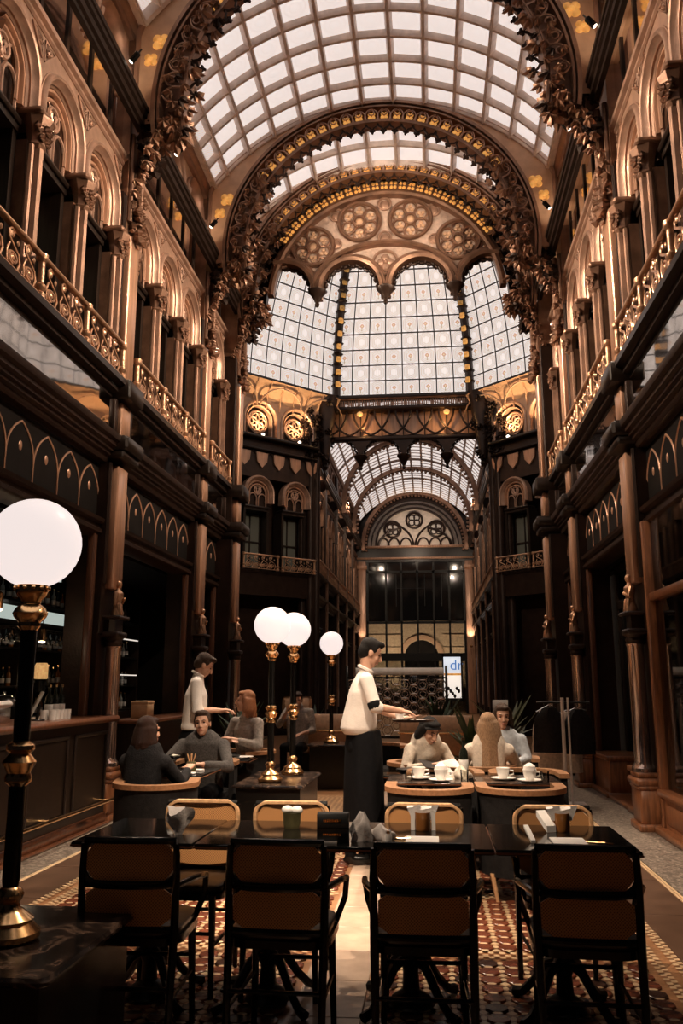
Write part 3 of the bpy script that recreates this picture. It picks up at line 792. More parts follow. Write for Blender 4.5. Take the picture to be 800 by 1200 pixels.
# amber boxes glowing behind the lancets of the last rib
box = MB().box(-.09, .09, -.02, .05, -.15, .15, .02)
amb = MB()
for r_ in range(3):
    for c_ in (-.036, .036): amb.ell((c_, -.025, -.085 + .085*r_), (.034, .02, .034), 8, 4)
box_me, amb_me = box.mesh('lantern_box', 'bronze'), amb.mesh('lantern_glow', 'amber_glow')
for i in range(27):
    a = 32 + 116*(i + .5)/27; ca, sa = math.cos(R(a)), math.sin(R(a))
    o = put('lantern_box', box_me, scr, (2.28*ca, -.06, RZ0 + 2.28*sa), rot=(0, R(90 - a), 0)); put('lantern_glow', amb_me, o)
put('ring_wall', MB().rings([[(p[0]*2.3, y0, RZ0 + (p[1]-RZ0)*2.3), (p[0]*3.0, y0, RZ0 + (p[1]-RZ0)*3.0), (p[0]*3.0, y1, RZ0 + (p[1]-RZ0)*3.0), (p[0]*2.3, y1, RZ0 + (p[1]-RZ0)*2.3)] for y0, y1 in ((.12, .3),) for p in arc(0, RZ0, 1, 0, 180, 50)]).mesh('ring_wall', 'bronze_dark'), scr)

# ------------------------------------------------------------------ octagon and dome
OY, OR = 20.25, 5.15
OV = OR / math.cos(R(22.5))
def face_frame(k):                       # k: angle of the face's outward direction in degrees
    return (XC + OR*math.cos(R(k)), OY + OR*math.sin(R(k)), 0), R(k + 90)   # local y points inward
FACE = 2 * OR * math.tan(R(22.5))
wall_b = struct('wall_back', 'octagon walls under the dome, dark below with lit lunettes above', 'wall')
lun_back = MB().prism(stilt(.50, 8.62, 9.05), -.30, -.24).mesh('lunette_back', 'bronze_dark')
lun_mold = MB().sweep(stilt(.52, 8.55, 9.05, 18), [(0, -.3), (0, -.02), (.03, .04), (.07, .05), (.10, .02), (.10, -.3)]).sweep(stilt(.42, 8.55, 9.05, 18), [(0, -.3), (0, -.08), (.03, -.05), (.05, -.3)]).mesh('lunette_molding', 'bronze_pale')
lt = MB()
for a in range(0, 360, 60): lt.tube([(.15*math.cos(R(a)) + .13*math.cos(R(t)), -.18, 9.02 + .15*math.sin(R(a)) + .13*math.sin(R(t))) for t in range(0, 360, 30)], .024, 5, True)
lt.tube([(.33*math.cos(R(t)), -.18, 9.02 + .33*math.sin(R(t))) for t in range(0, 360, 20)], .03, 5, True)
lun_tr = lt.mesh('lunette_tracery', 'bronze_pale')
fr = MB()
for i in range(6):
    u = -1.5 + .6*i
    for sx in (-1, 1): fr.tube([(u + sx*(.28 - .5*(1-math.cos(R(a)))), -.03, 7.62 + .52*math.sin(R(a))) for a in range(0, 64, 9)], .03, 5)
frieze_me = fr.mesh('frieze_lancets', 'bronze_dark')
shield_me = MB().prism([(-.2, 8.05), (.2, 8.05), (.17, 7.78), (0, 7.60), (-.17, 7.78)], -.02, .02).mesh('frieze_shield', 'copper_strip')
ramp_b = MB()
ramp_b.rings([[(-2.1, -.02, 9.62), (2.1, -.02, 9.62)], [(-2.1, .10, 9.95), (2.1, .10, 9.95)], [(-2.1, .32, 10.2), (2.1, .32, 10.2)]], False, False)
for i in range(9):
    u = -1.9 + .475*i; ramp_b.tube([(u, .0, 9.4), (u, .06, 9.85), (u, .34, 10.2)], .02, 5)
for i in range(3):
    u = -1.6 + 1.6*i; ramp_b.tube([(u + .75*math.cos(R(a)), .06 + .2*math.sin(R(a)), 9.45 + .6*math.sin(R(a))) for a in range(0, 181, 15)], .025, 5)
cove_me = ramp_b.mesh('cove', 'plaster_warm')
for k in (45, 135, 0, 180):
    o, rz = face_frame(k)
    h = FACE/2
    b = MB()
    a0, a1 = (-h + .75 if k == 135 else -h), (h - .75 if k == 45 else h)   # the end beside the passage stops at the corner pier
    b.box(a0, a1, -.75, -.65, 0, 9.6).box(-h, h, -.75, -.65, 9.6, 10.2)
    b.box(a0, a1, -.70, -.02, 7.3, 7.55).box(a0, a1, -.70, -.02, 8.1, 8.5).box(a0, a1, -.70, -.05, 3.9, 4.6)
    b.box(a0, a1, -.70, -.04, 7.5, 8.2)
    b.box(a0, -1.25, -.70, -.02, 0, 8.5).box(1.25, a1, -.70, -.02, 0, 8.5)
    put('octagon_panel', b.mesh('octagon_panel', 'bronze_dark'), wall_b, o, rz)
    if k in (0, 180): continue
    up = MB()
    prs = [(a0, 8.55)]
    for c in (-.66, .66): prs += [(c - p[0]*1, p[1]) for p in stilt(.54, 8.55, 9.05, 16)]
    prs += [(a1, 8.55)]
    for (x0, z0), (x1, z1) in zip(prs[:-1], prs[1:]): up.quad((x0, -.01, z0), (x1, -.01, z1), (x1, -.01, 9.65), (x0, -.01, 9.65))
    put('lunette_wall', up.mesh('lunette_wall', 'plaster_warm'), wall_b, o, rz)
    put('cove', cove_me, wall_b, o, rz)
    put('gallery_rail', MB().box(a0, a1, -.05, .20, 8.42, 8.52, .02).box(a0, a1, -.05, .12, 8.10, 8.16, .02).mesh('gallery_rail', 'dark_wood'), wall_b, o, rz)
    put('frieze_lancets', frieze_me, wall_b, o, rz)
    M_ = Matrix.Translation(o) @ Matrix.Rotation(rz, 4, 'Z')
    for i in range(5): put('frieze_shield', shield_me, wall_b, tuple(M_ @ Vector((-1.2 + .6*i, 0, 0))), rz)
    for c in (-.66, .66):
        p = tuple(M_ @ Vector((c, 0, 0)))
        put('lunette_back', lun_back, wall_b, p, rz); put('lunette_molding', lun_mold, wall_b, p, rz); put('lunette_tracery', lun_tr, wall_b, p, rz)
        WN += 1
        nm = 'left' if k == 135 else 'right'
        far = (c < 0) == (k == 135)
        w_ = window_unit(WN, wall_b, (p[0], p[1]), rz, -.28, nm, 'dark arched window of the octagon on the %s, %s the passage behind' % (nm, 'next to' if not far else 'away from'))
        railing(1.15, 1, (p[0], p[1]), rz, 'short gilded balcony railing in the octagon on the %s, %s the passage' % (nm, 'next to' if not far else 'away from'), 4.6, .14, 4)
# corner piers of the octagon
cp = MB()
for x, y, r in ((0, 0, .26), (-.22, .12, .12), (.22, .12, .12), (0, .24, .12)): cp.lathe([(r*1.3, 0), (r*1.3, .5), (r, .6), (r, 7.9), (r*1.3, 8.1), (r*1.2, 8.2), (r, 8.3), (r, 9.6)], 10, (x, y, 0))
cp_me = cp.mesh('corner_pier', 'bronze_dark')
cpl = leaf_pile([(.22*math.sin(k*2.4), .32, 8.2 + .09*k, 60*math.sin(k*2.1), 1.6) for k in range(18)], 1.).mesh('corner_leaves', 'bronze_dark')
bk = MB().lathe([(.04, 7.9), (.10, 8.0), (.08, 8.1), (.16, 8.35), (.15, 8.5), (.24, 9.0), (.23, 9.15), (.34, 9.7), (.33, 9.85), (.42, 10.25)], 12)
bk.add(leaf_pile([(.30*math.sin(q*1.05)*(.4 + .06*q), .30*math.cos(q*1.05)*(.4 + .06*q), 8.2 + .15*q, 50*math.sin(q*2.2), 1.5) for q in range(13)]))
bracket_me = bk.mesh('corner_bracket', 'bronze_dark')
for a in (67.5, 112.5, 22.5, 157.5):
    p = (XC + OV*math.cos(R(a)), OY + OV*math.sin(R(a)), 0)
    if a in (67.5, 112.5): p = (XC + (2.92 if a < 90 else -2.92), 25.05, 0)
    if a in (67.5, 112.5): put('corner_bracket', bracket_me, wall_b, (XC + (2.42 if a < 90 else -2.42), 25.16, 0), R(a + 90))
    o = put('corner_pier', cp_me, wall_b, p, R(a + 90)); put('corner_leaves', cpl, o)
# scalloped opening to the passage behind
o, rz = face_frame(90)
op = struct('trim_5', 'dark scalloped arch screen with amber lattice at the mouth of the rear passage', 'tracery screen', None, o); op.rotation_euler = (0, 0, rz)
oc = [-2.0, -.667, .667, 2.0]
put('screen_plate', lobed_plate(oc, .60, 8.22, lambda u: 9.0, 2.68, -.1, .08).mesh('screen_plate', 'bronze_dark', 0), op)
put('screen_back', MB().box(-2.7, 2.7, -.30, -.25, 8.95, 9.95).mesh('screen_back', 'copper_strip'), op)
b = MB()
for i in range(-2, 9):
    u = -2.0 + .667*i
    for sx in (-1, 1): b.tube([(min(2.6, max(-2.6, u + sx*(.9*math.sin(R(a)) ))), .0, 9.0 + .85*(1 - math.cos(R(a)))) for a in range(0, 91, 9)], .035, 5)
    if abs(u) < 2.65: b.tube([(u, .0, 8.9), (u, 0, 9.9)], .02, 5)
b.box(-2.65, 2.65, -.1, .10, 8.86, 9.0, .02).box(-2.5, 2.5, -.3, .12, 9.86, 9.98, .02)
put('lattice_arches', b.mesh('lattice_arches', 'bronze_dark'), op)
for u in (-1.33, 0, 1.33): put('hanging_capital', pen_me2, op, (u, 0, 8.22), 0, (1.2, 1.2, 1.4))
for c in oc:
    for a in range(20, 170, 18):
        x = c + .58*math.cos(R(a))
        if abs(x) < 2.55: put('cusp', cus_me, op, (x, 0, 8.34 + .58*math.sin(R(a))), rot=(0, R(90 - a), 0))
g = MB()
for i in range(60): g.box(-2.08 + .0695*i, -2.04 + .0695*i, .0, .05, 10.0, 10.2)
g.box(-2.13, 2.13, -.2, .10, 10.2, 10.3, .02)
put('baluster', g.mesh('gallery_balusters', 'bronze'), op, kind='stuff')
for u in (-1.35, 1.35): put('amber_light', MB().ell((0, 0, 0), (.10, .05, .09), 8, 5).mesh('amber_light', 'warm_lamp'), op, (u, .12, 9.72))
# ring beam
ring = MB()
for r0, r1, z0, z1 in ((OR - .05, OR + .12, 10.18, 10.36), (OR - .16, OR + .1, 10.26, 10.34)):
    q = [[], [], [], []]
    ring.rings([[(XC + r_/math.cos(R(22.5))*math.cos(R(22.5 + 45*k)), OY + r_/math.cos(R(22.5))*math.sin(R(22.5 + 45*k)), z) for r_, z in ((r0, z0), (r1, z0), (r1, z1), (r0, z1))] for k in range(8)], loop=True)
dome = struct('ceiling_dome', 'octagonal stained-glass dome with dark glazing bars and amber-studded ribs', 'ceiling', ring.mesh('dome_ring', 'dark_wood'))
DB, DZ = 6.5, 10.34
def dome_pt(k, t, f):                    # face angle k, elevation t, fraction f in -1..1 along the face
    ap = OR * math.cos(t); w = ap * math.tan(R(22.5)) * f; z = DZ + DB*math.sin(t)
    ca, sa = math.cos(R(k)), math.sin(R(k))
    return Vector((XC + ap*ca - w*sa, OY + ap*sa + w*ca, z))
NR, NC = 12, 8
TT = [R(4.45*i) for i in range(NR + 1)]
for k in range(0, 360, 45):
    seen = k in (45, 90, 135)
    bars = MB(); stuffp = MB()
    for c in range(NC + 1): bars.tube([dome_pt(k, t, -1 + 2*c/NC) for t in TT + [R(60), R(68)]], .022, 5)
    for t in TT: bars.tube([dome_pt(k, t, -1), dome_pt(k, t, 1)], .024, 5)
    put('glazing_bars', bars.mesh('glazing_bars', 'iron_bars'), dome)
    for r_ in range(NR):
        for c in range(NC):
            f0, f1 = -1 + 2*c/NC, -1 + 2*(c+1)/NC
            P4 = [dome_pt(k, TT[r_], f0), dome_pt(k, TT[r_], f1), dome_pt(k, TT[r_+1], f1), dome_pt(k, TT[r_+1], f0)]
            if seen:
                c0 = (P4[0] + P4[1] + P4[2] + P4[3])/4
                q = MB().quad(*[p - c0 for p in P4], True)
                put('pane', q.mesh('pane', 'dome_motif' if r_ % 2 == 0 else 'dome_pane', 0), dome, c0)
            else: stuffp.quad(*P4, True)
    P4 = [dome_pt(k, TT[-1], -1), dome_pt(k, TT[-1], 1), dome_pt(k, R(68), 1), dome_pt(k, R(68), -1)]
    stuffp.quad(*P4, True)
    put('pane', stuffp.mesh('panes', 'dome_pane', 0), dome, kind='stuff')
put('dome_cap', MB().lathe([(2.2, DZ + DB*math.sin(R(67))), (1.6, DZ + DB*.97), (.2, DZ + DB)], 8, (XC, OY, 0)).mesh('dome_cap', 'bronze_dark'), dome)
studs_dim = MB().box(-.08, .08, -.03, .03, -.08, .08, .02).mesh('amber_light_dim', 'food_gold')
studs = MB().box(-.075, .075, -.04, .04, -.085, .085, .02).mesh('amber_light', 'amber_glow')
for a in (67.5, 112.5):
    rb = MB(); pts = []
    for t in [R(3*i) for i in range(23)]:
        r_ = (OV - .12)*math.cos(t); pts.append((XC + r_*math.cos(R(a)), OY + r_*math.sin(R(a)), DZ + DB*math.sin(t)))
    rb.tube(pts, .13, 6)
    for i in range(1, 22): rb.ell(pts[i], (.19, .19, .08), 6, 4)
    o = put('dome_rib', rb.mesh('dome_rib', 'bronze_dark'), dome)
    for i in range(14):
        t = R(3 + 3.6*i); r_ = (OV - .28)*math.cos(t)
        put('amber_light', studs if i < 6 else studs_dim, o, (XC + r_*math.cos(R(a)), OY + r_*math.sin(R(a)), DZ + DB*math.sin(t)), rot=(0, 0, R(a + 90)))

# ------------------------------------------------------------------ rear passage
YB0, YB1 = 25.6, 43.2
ceil2 = struct('ceiling_passage', 'glazed barrel vault over the rear passage beyond the dome', 'ceiling')
FANG = [-VEDGE + 2*VEDGE*i/14 for i in range(15)]
for i in range(5):
    y = YB0 + 3.55*i
    vault_bay(y + .1, y + 3.4, 7, False, ceil2, 'roof_bar', FANG, dp=.2)
fb = MB(); fm = ['dark_wood', 'bronze_dark', 'gilt', 'window_dark', 'dark_wood', 'bronze', 'bronze', 'bronze_pale']
def addp(me, M, mi):
    t = MB(); t.v = [tuple(v.co) for v in me.vertices]; t.f = [tuple(p.vertices) for p in me.polygons]; t.m = [mi]*len(t.f); fb.add(t, M)
I4 = Matrix.Identity(4); w = 3.55
for prof, mi in ((LINTEL, 0), (CORNICE, 0), (BALC, 4), (TOPC, 6), (BEAM, 4), (SPRING, 6)): fb.mat(mi).rings([[(x, y, z) for y, z in prof] for x in (-w/2, w/2)])
fb.mat(4).box(-w/2, w/2, -.6, -.3, 0, 9.9); fb.mat(3).box(-w/2, w/2, -.2, -.1, 0, 4.7)
fb.mat(7).box(-w/2, w/2, -.2, -.1, 8.5, 9.6)
for k in (-1, 0, 1):
    addp(arch_me, Matrix.Translation((k*WIN, 0, 0)), 6); addp(spandrel_me, Matrix.Translation((k*WIN, 0, 0)), 1)
    fb.mat(5).tube([(k*WIN - .3, -.05, 6.9), (k*WIN, -.05, 7.3), (k*WIN + .3, -.05, 6.9)], .05, 5)
    fb.mat(6).sweep([(q[0] + k*WIN, q[1]) for q in stilt(.4, 8.52, 9.1, 8)], [(0, -.1), (0, .05), (.1, .05), (.1, -.1)])
    fb.mat(2)
    for j in range(4): fb.tube([(k*WIN - .42 + .28*j, .16, 5.0), (k*WIN - .36 + .28*j, .16, 5.2), (k*WIN - .44 + .28*j, .16, 5.36)], .03, 5)
for k in range(4): fb.mat(5).cyl((k - 1.5)*WIN, .03, 4.95, 6.8, .06, 6)
fb.mat(2).box(-w/2, w/2, .12, .20, 5.36, 5.42)
fb.mat(1).box(-w/2 - .2, -w/2 + .2, -.3, .14, 0, 9.5); fb.mat(5).box(-w/2 - .1, -w/2 + .1, .1, .2, .6, 6.8)
far_me = fb.mesh('passage_bay', fm)
for nm, sd in (('left', -1), ('right', 1)):
    wl2 = struct('wall_passage_' + nm, 'gilded gallery wall of the rear passage on the %s' % nm, 'wall')
    for i in range(5): put('passage_bay', far_me, wl2, (XC + sd*HW, YB0 + 3.55*(i + .5), 0), R(-90) if sd < 0 else R(90))
crk = MB()
for i in range(46):
    a = R(-8 + 196*i/45); crk.ell((2.48*math.cos(a), 0, RZ0 + 2.48*math.sin(a)), (.07, .05, .07), 6, 4)
A = arc(0, RZ0, 1, -8, 188, 48)
crk.rings([[(p[0]*2.54, -.1, RZ0 + (p[1]-RZ0)*2.54), (p[0]*2.72, -.1, RZ0 + (p[1]-RZ0)*2.72), (p[0]*2.72, .15, RZ0 + (p[1]-RZ0)*2.72), (p[0]*2.54, .15, RZ0 + (p[1]-RZ0)*2.54)] for p in A])
far_rib = crk.mesh('passage_rib', 'bronze')
for i, y in enumerate((25.7, 33.0, 37.6, 42.9)): struct('trim_%d' % (6 + i), 'small bronze arch rib of the rear passage vault, %s from the dome' % ('first', 'second', 'third', 'last')[i], 'rib', far_rib, (XC, y, 0))
# end wall with tracery lunette
ew = MB()
ew.rings([[(x, 0, z) for x, z in ((-2.5, 0), (-3.1, 0), (-3.1, 8.4), (-2.5, 8.4))], [(x, .2, z) for x, z in ((-2.5, 0), (-3.1, 0), (-3.1, 8.4), (-2.5, 8.4))]])
ew.rings([[(x, 0, z) for x, z in ((2.5, 0), (3.1, 0), (3.1, 8.4), (2.5, 8.4))], [(x, .2, z) for x, z in ((2.5, 0), (3.1, 0), (3.1, 8.4), (2.5, 8.4))]])
ew.box(-3.1, 3.1, -.1, .2, 7.55, 8.35).box(-3.2, 3.2, .22, .3, 8.3, 11.8)
end = struct('wall_end', 'dark street front closing the rear passage under a tracery lunette', 'wall', ew.mesh('wall_end', 'dark_wood'), (XC, YB1, 0))
put('entablature', MB().box(-3.0, 3.0, -.22, .0, 7.70, 7.80, .03).box(-3.0, 3.0, -.25, .0, 8.28, 8.40, .03).mesh('entablature', 'copper_strip'), end)
pl = MB().box(-.20, .20, -.16, .0, 0, 7.6, .02).box(-.26, .26, -.22, .0, 7.2, 7.4, .02).mesh('pilaster', 'copper_strip')
for sx in (-1, 1): put('pilaster', pl, end, (sx*2.72, 0, 0))
put('lunette_back', MB().prism(arc(0, 8.38, 2.5, 0, 180, 40), .1, .2).mesh('lunette_back', 'lunette_stone'), end)
b = MB()
for r_, t_ in ((2.42, .12), (2.2, .07), (1.95, .09)): b.sweep(arc(0, 8.38, r_, 0, 180, 40), [(0, -.15), (t_, -.15), (t_, .1), (0, .1)])
put('lunette_arch', b.mesh('lunette_arch', 'bronze_dark'), end)
b = MB()
def ringt(cx, cz, r_, th=.05): b.tube([(cx + r_*math.cos(R(a)), .0, cz + r_*math.sin(R(a))) for a in range(0, 360, 20)], th, 5, True)
for cx, cz in ((0, 9.75), (-1.12, 9.28), (1.12, 9.28)):
    ringt(cx, cz, .42, .06)
    for k in range(4): ringt(cx + .18*math.cos(R(90*k+45)), cz + .18*math.sin(R(90*k+45)), .15, .035)
for sx in (-1, 1):
    b.tube([(sx*(.05 + 1.7*(1-math.cos(R(a)))), 0, 8.4 + 1.3*math.sin(R(a))) for a in range(0, 75, 8)], .06, 5)
    b.tube([(sx*(1.85 - 1.7*(1-math.cos(R(a)))), 0, 8.4 + 1.0*math.sin(R(a))) for a in range(0, 75, 8)], .06, 5)
    for c in (.45, 1.05, 1.6): b.tube([(sx*c + .3*math.cos(R(a)), 0, 8.4 + .42*math.sin(R(a))) for a in range(0, 181, 15)], .045, 5)
put('lunette_tracery', b.mesh('lunette_tracery', 'bronze_dark'), end)
foil = MB()
for k in range(4): foil.ell((.15*math.cos(R(90*k+45)), 0, .15*math.sin(R(90*k+45))), (.15, .03, .15), 8, 4)
foil_me = foil.mesh('lunette_light', 'dome_pane')
foil_me.materials.clear(); foil_me.materials.append(MATS['linen'])
for cx, cz in ((0, 9.75), (-1.12, 9.28), (1.12, 9.28)): put('lunette_light', foil_me, end, (cx, .06, cz))
fr = MB()
for x in (-2.45, -1.5, -.72, .1, .92, 1.7, 2.45): fr.box(x-.05, x+.05, -.05, .1, 0, 7.6)
for z in (4.42, 7.0): fr.box(-2.5, 2.5, -.05, .1, z, z+.12)
fr.box(-2.5, 2.5, -.12, .12, 2.55, 2.95)
put('street_frame', fr.mesh('street_frame', 'black_iron'), end)
for i, (x0, x1) in enumerate(((-2.4, -1.55), (-1.45, -.77), (-.67, .05), (.15, .87), (.97, 1.65), (1.75, 2.4))):
    put('pane', MB().box(x0, x1, .0, .02, 4.55, 7.55).mesh('pane', 'window_dark'), end)
    put('pane', MB().box(x0, x1, .0, .02, 2.95, 4.42).mesh('pane', 'clear_glass'), end)
    put('pane', MB().box(x0, x1, .0, .02, .1, 2.55).mesh('pane', 'shop_glass'), end)
for x0, x1, z0, z1 in ((-1.0, -.96, 5.3, 6.9), (.45, .49, 5.3, 6.9), (-.95, .45, 6.2, 6.23), (1.3, 1.34, 5.3, 6.9)): put("hanging_rod", MB().box(x0, x1, -.09, -.06, z0, z1).mesh('hanging_rod', 'black_iron'), end)
# across the street: lit stone front with an arched doorway
st = MB()
sa = arc(.2, 2.9, .95, 0, 180, 20)
poly = [(-5, 0), (-.75, 0)] + [(-.75, 2.9)] + list(reversed(sa)) + [(1.15, 0), (5, 0), (5, 8), (-5, 8)]
st.prism(poly, 0, .3)
bld = thing('stone_building', 'warm lit stone building across the street with an arched doorway', 'building', (XC, 48, 0), me=st.mesh('stone_building', 'street_stone', 0))
put('doorway', MB().box(-.9, 1.3, .4, .5, 0, 4.2).mesh('doorway', 'dark_void'), bld)
put('arch_surround', MB().sweep(arc(.2, 2.9, 1.0, 0, 180, 20), [(0, -.1), (.22, -.1), (.22, .1), (0, .1)]).mesh('arch_surround', 'plaster_warm'), bld)
for z in (3.4, 4.1, 4.8):
    for x0, x1 in ((-5, -.9), (1.4, 5)): put('string_course', MB().box(x0, x1, -.06, .02, z, z + .04).mesh('string_course', 'street_stone'), bld)
spot(None, (XC - 1.5, 45.5, 1.2), (XC - .8, 48, 4), 420, 110)
spot(None, (XC + 2.6, 45.5, 1.2), (XC + 1.8, 48, 4), 220, 100)
spot(None, (XC, 39.5, 8.2), (XC, 43.2, 9.4), 260, 80, blend=.8)  # added lamp without a fixture, brightens the end lunette
spot(None, (XC, 15.6, 8.2), (XC - .2, 19.3, 1.2), 700, 34, blend=.6)  # spot added under the dome to brighten the ring screen and plants
for sx in (-1, 1): spot(None, (XC - sx*1.9, 15.6, 9.6), (XC + sx*3.9, 23.7, 5.6), 900, 34, blend=.8)  # two spots added, with no fixtures, to brighten the octagon windows
# ------------------------------------------------------------------ floor
FX0, FX1 = -2.66, 1.24                    # mosaic field
floor = struct('floor', 'dark passage floor under the mosaic tiles', 'floor', MB().box(-8, 7, -1.5, 50, -.12, -.012).mesh('floor', 'tile_ground'))
def strip(nm, x0, x1, y0, y1, mat, n=1, z=0.):
    """a run of slabs laid along the hall, each one a piece"""
    L = (y1 - y0)/n; me = MB().box(x0, x1, -L/2 + .003, L/2 - .003, -.012, z, .003).mesh(nm, mat)
    for i in range(n): put(nm, me, floor, (0, y0 + L*(i + .5), 0))
strip('border_slab', FX0 - .42, FX0 - .06, 2, 16, 'slab_brown', 14); strip('border_slab', FX1 + .06, FX1 + .42, 2, 16, 'slab_brown', 14)
strip('edge_strip', FX0 - .46, FX0 - .43, 2, 16, 'tile_cream', 7, .001); strip('edge_strip', FX1 + .43, FX1 + .445, 2, 16, 'tile_cream', 7, .001); strip('edge_strip', FX1 + .455, FX1 + .47, 2, 16, 'tile_cream', 7, .001)
strip('terrazzo_slab', -3.62, FX0 - .47, 2, 16, 'terrazzo', 9); strip('terrazzo_slab', FX1 + .48, 2.30, 2, 16, 'terrazzo', 9)
strip('aisle_slab', -.66, -.34, 2.2, 15.0, 'slab_beige', 27, .0)
# checkered cream and brown borders, too fine to pick apart
chk = MB()
def checks(x0, x1, y0, y1, s=.030):
    nx, ny = max(1, round((x1-x0)/s)), max(1, round((y1-y0)/s))
    for i in range(nx):
        for j in range(ny):
            if (i + j) % 2 == 0:
                a, c = x0 + (x1-x0)*i/nx, y0 + (y1-y0)*j/ny
                chk.quad((a, c, 0), (a + (x1-x0)/nx, c, 0), (a + (x1-x0)/nx, c + (y1-y0)/ny, 0), (a, c + (y1-y0)/ny, 0))
for x in (FX0 - .055, FX0 + .055, FX1 - .115, FX1 - .005): checks(x, x + .06, 2.4, 12)
PANEL = 1.30
ys = [2.45 + PANEL*i for i in range(8)]
for y in ys:
    for a, c in ((FX0 + .12, -.68), (-.32, FX1 - .12)): checks(a, c, y - .05, y + .01); checks(a, c, y + .03, y + .06)
me = chk.mesh('checker_border', 'tile_cream', 0); put('checker_border', me, floor, (0, 0, .0005), kind='stuff')
tl = MB().lathe([(.056, -.012), (.056, -.001), (.052, .002)], 8); tr_me = tl.mesh('tile', 'tile_red'); td_me = tl.mesh('tile', 'tile_dark')
sq = MB().box(-.02, .02, -.02, .02, -.012, .001); ts_me = sq.mesh('tile', 'tile_cream')
cand = []; P_ = .118
for hx0, hx1 in ((FX0 + .14, -.69), (-.31, FX1 - .14)):
    nx = int((hx1 - hx0)/P_); px = (hx1 - hx0)/nx
    for y in ys[:-1]:
        ny = int((PANEL - .16)/P_); py = (PANEL - .16)/ny
        for i in range(nx):
            for j in range(ny): cand.append((hx0 + px*(i + .5), y + .09 + py*(j + .5), (i + 2*j) % 5 == 0, px, py))
def seen(c):
    ang = math.degrees(math.atan2(c[0], c[1])) + 5.93
    return c[1] > 3.3 and abs(ang) < 22.5
cand.sort(key=lambda c: (not seen(c), c[1]))
rest = MB(); small = MB()
for k, c in enumerate(cand):
    if k < 300: put('tile', td_me if c[2] else tr_me, floor, (c[0], c[1], 0), R(22.5))
    elif c[1] < 9.5: rest.add(tl, Matrix.Translation((c[0], c[1], 0)) @ Matrix.Rotation(R(22.5), 4, 'Z'))
    for dx in (0, .5):
        for dy in (0, .5):
            small.add(MB().quad((-.018, -.018, 0), (.018, -.018, 0), (.018, .018, 0), (-.018, .018, 0)), Matrix.Translation((c[0] + c[3]*(dx - .5) + .0, c[1] + c[4]*(dy - .5), .0006)) @ Matrix.Rotation(R(45), 4, 'Z'))
put('tile', rest.mesh('tiles_beyond', 'tile_red'), floor, kind='stuff')
put('small_tile', small.mesh('small_tiles', 'tile_cream', 0), floor, kind='stuff')

# ------------------------------------------------------------------ right-hand shop front (nearest bay) and recessed door (next bay)
XR = XC + HW
def in_wall(o): return o
sf = MB(); y0, y1 = 5.92, 9.05
for y in (y0, y1 - .09): sf.box(XR - .08, XR + .06, y, y + .09, .0, 3.12, .01)
sf.box(XR - .06, XR + .05, y0, y1, 2.28, 2.36, .01).box(XR - .10, XR + .06, y0, y1, .36, .43, .015)
put('shop_frame', sf.mesh('shop_frame', 'red_wood'), WALL_R)
put('shop_sill', MB().box(XR - .05, XR + .3, y0 - .2, y1 + .05, .02, .36).box(XR - .13, XR + .3, y0 - .2, y1 + .05, .0, .07, .01).box(XR - .07, XR + .02, y0 + .15, y1 - .2, .11, .30, .02).mesh('shop_sill', 'red_wood'), WALL_R)
put('shop_pane', MB().box(XR + .0, XR + .012, y0 + .05, y1 - .05, .43, 2.28).mesh('shop_pane', 'shop_glass'), WALL_R)
put('shop_pane', MB().box(XR + .0, XR + .012, y0 + .05, y1 - .05, 2.36, 3.12).mesh('shop_pane_top', 'shop_glass'), WALL_R)
vb = MB().box(XR + 3.4, XR + 3.5, 4.5, 17, 0, 3.3).box(XR + .4, XR + 3.5, 4.4, 4.5, 0, 3.3).box(XR + 1.2, XR + 3.5, 16.9, 17, 0, 3.3).box(XR + .8, XR + 3.5, 4.5, 17, 3.25, 3.4).box(XR + .8, XR + .9, 9.4, 17, 0, 3.3)
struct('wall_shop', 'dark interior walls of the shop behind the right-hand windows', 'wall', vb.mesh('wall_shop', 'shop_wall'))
rod_me = MB().cyl(0, 0, 1.75, 2.9, .012, 6).mesh('hanging_rod', 'bronze_dark')
rods = thing('display_rail', 'row of thin hanging rods above a shelf inside the right-hand shop window', 'display rail', (XR + .5, 7.5, 0))
put('shelf', MB().box(-.05, .10, -1.5, 1.5, 1.70, 1.75).mesh('shelf', 'bronze_dark'), rods); put('top_bar', MB().box(-.05, .1, -1.5, 1.5, 2.9, 2.95).mesh('top_bar', 'bronze_dark'), rods)
for i in range(16): put('hanging_rod', rod_me, rods, (0, -1.35 + .18*i, 0))
# recessed entrance in the middle bay
dr = struct('door_1', 'dark glazed shop door recessed between red wooden plinths on the right wall', 'door', None, (XR, 11.2, 0))
dfr = MB()
for y in (-1.55, -.62, .55, 1.47): dfr.box(.42, .52, y, y + .08, .5, 3.1, .01)
dfr.box(.42, .52, -1.55, 1.55, 2.5, 2.6).box(.42, .52, -1.55, 1.55, 3.02, 3.12)
put('door_frame', dfr.mesh('door_frame', 'dark_wood'), dr)
for a, c in ((-1.47, -.62), (-.54, .55), (.63, 1.47)): put('door_pane', MB().box(.46, .475, a, c, .5, 3.05).mesh('door_pane', 'window_dark'), dr)
put('handle', MB().tube([(.38, .46, .95), (.36, .46, 1.0), (.36, .46, 1.9), (.38, .46, 1.95)], .012, 6).mesh('handle', 'silver'), dr)
for a, c in ((-1.60, -.66), (.58, 1.58)):
    put('plinth', MB().box(-.02, .55, a, c, 0, .50, .015).box(-.07, .55, a - .03, c + .03, 0, .06, .01).box(-.05, .56, a - .02, c + .02, .46, .52, .01).mesh('plinth', 'red_wood'), dr)
put('step', MB().box(-.05, .55, -.62, .55, 0, .05, .01).mesh('step', 'red_wood'), dr)
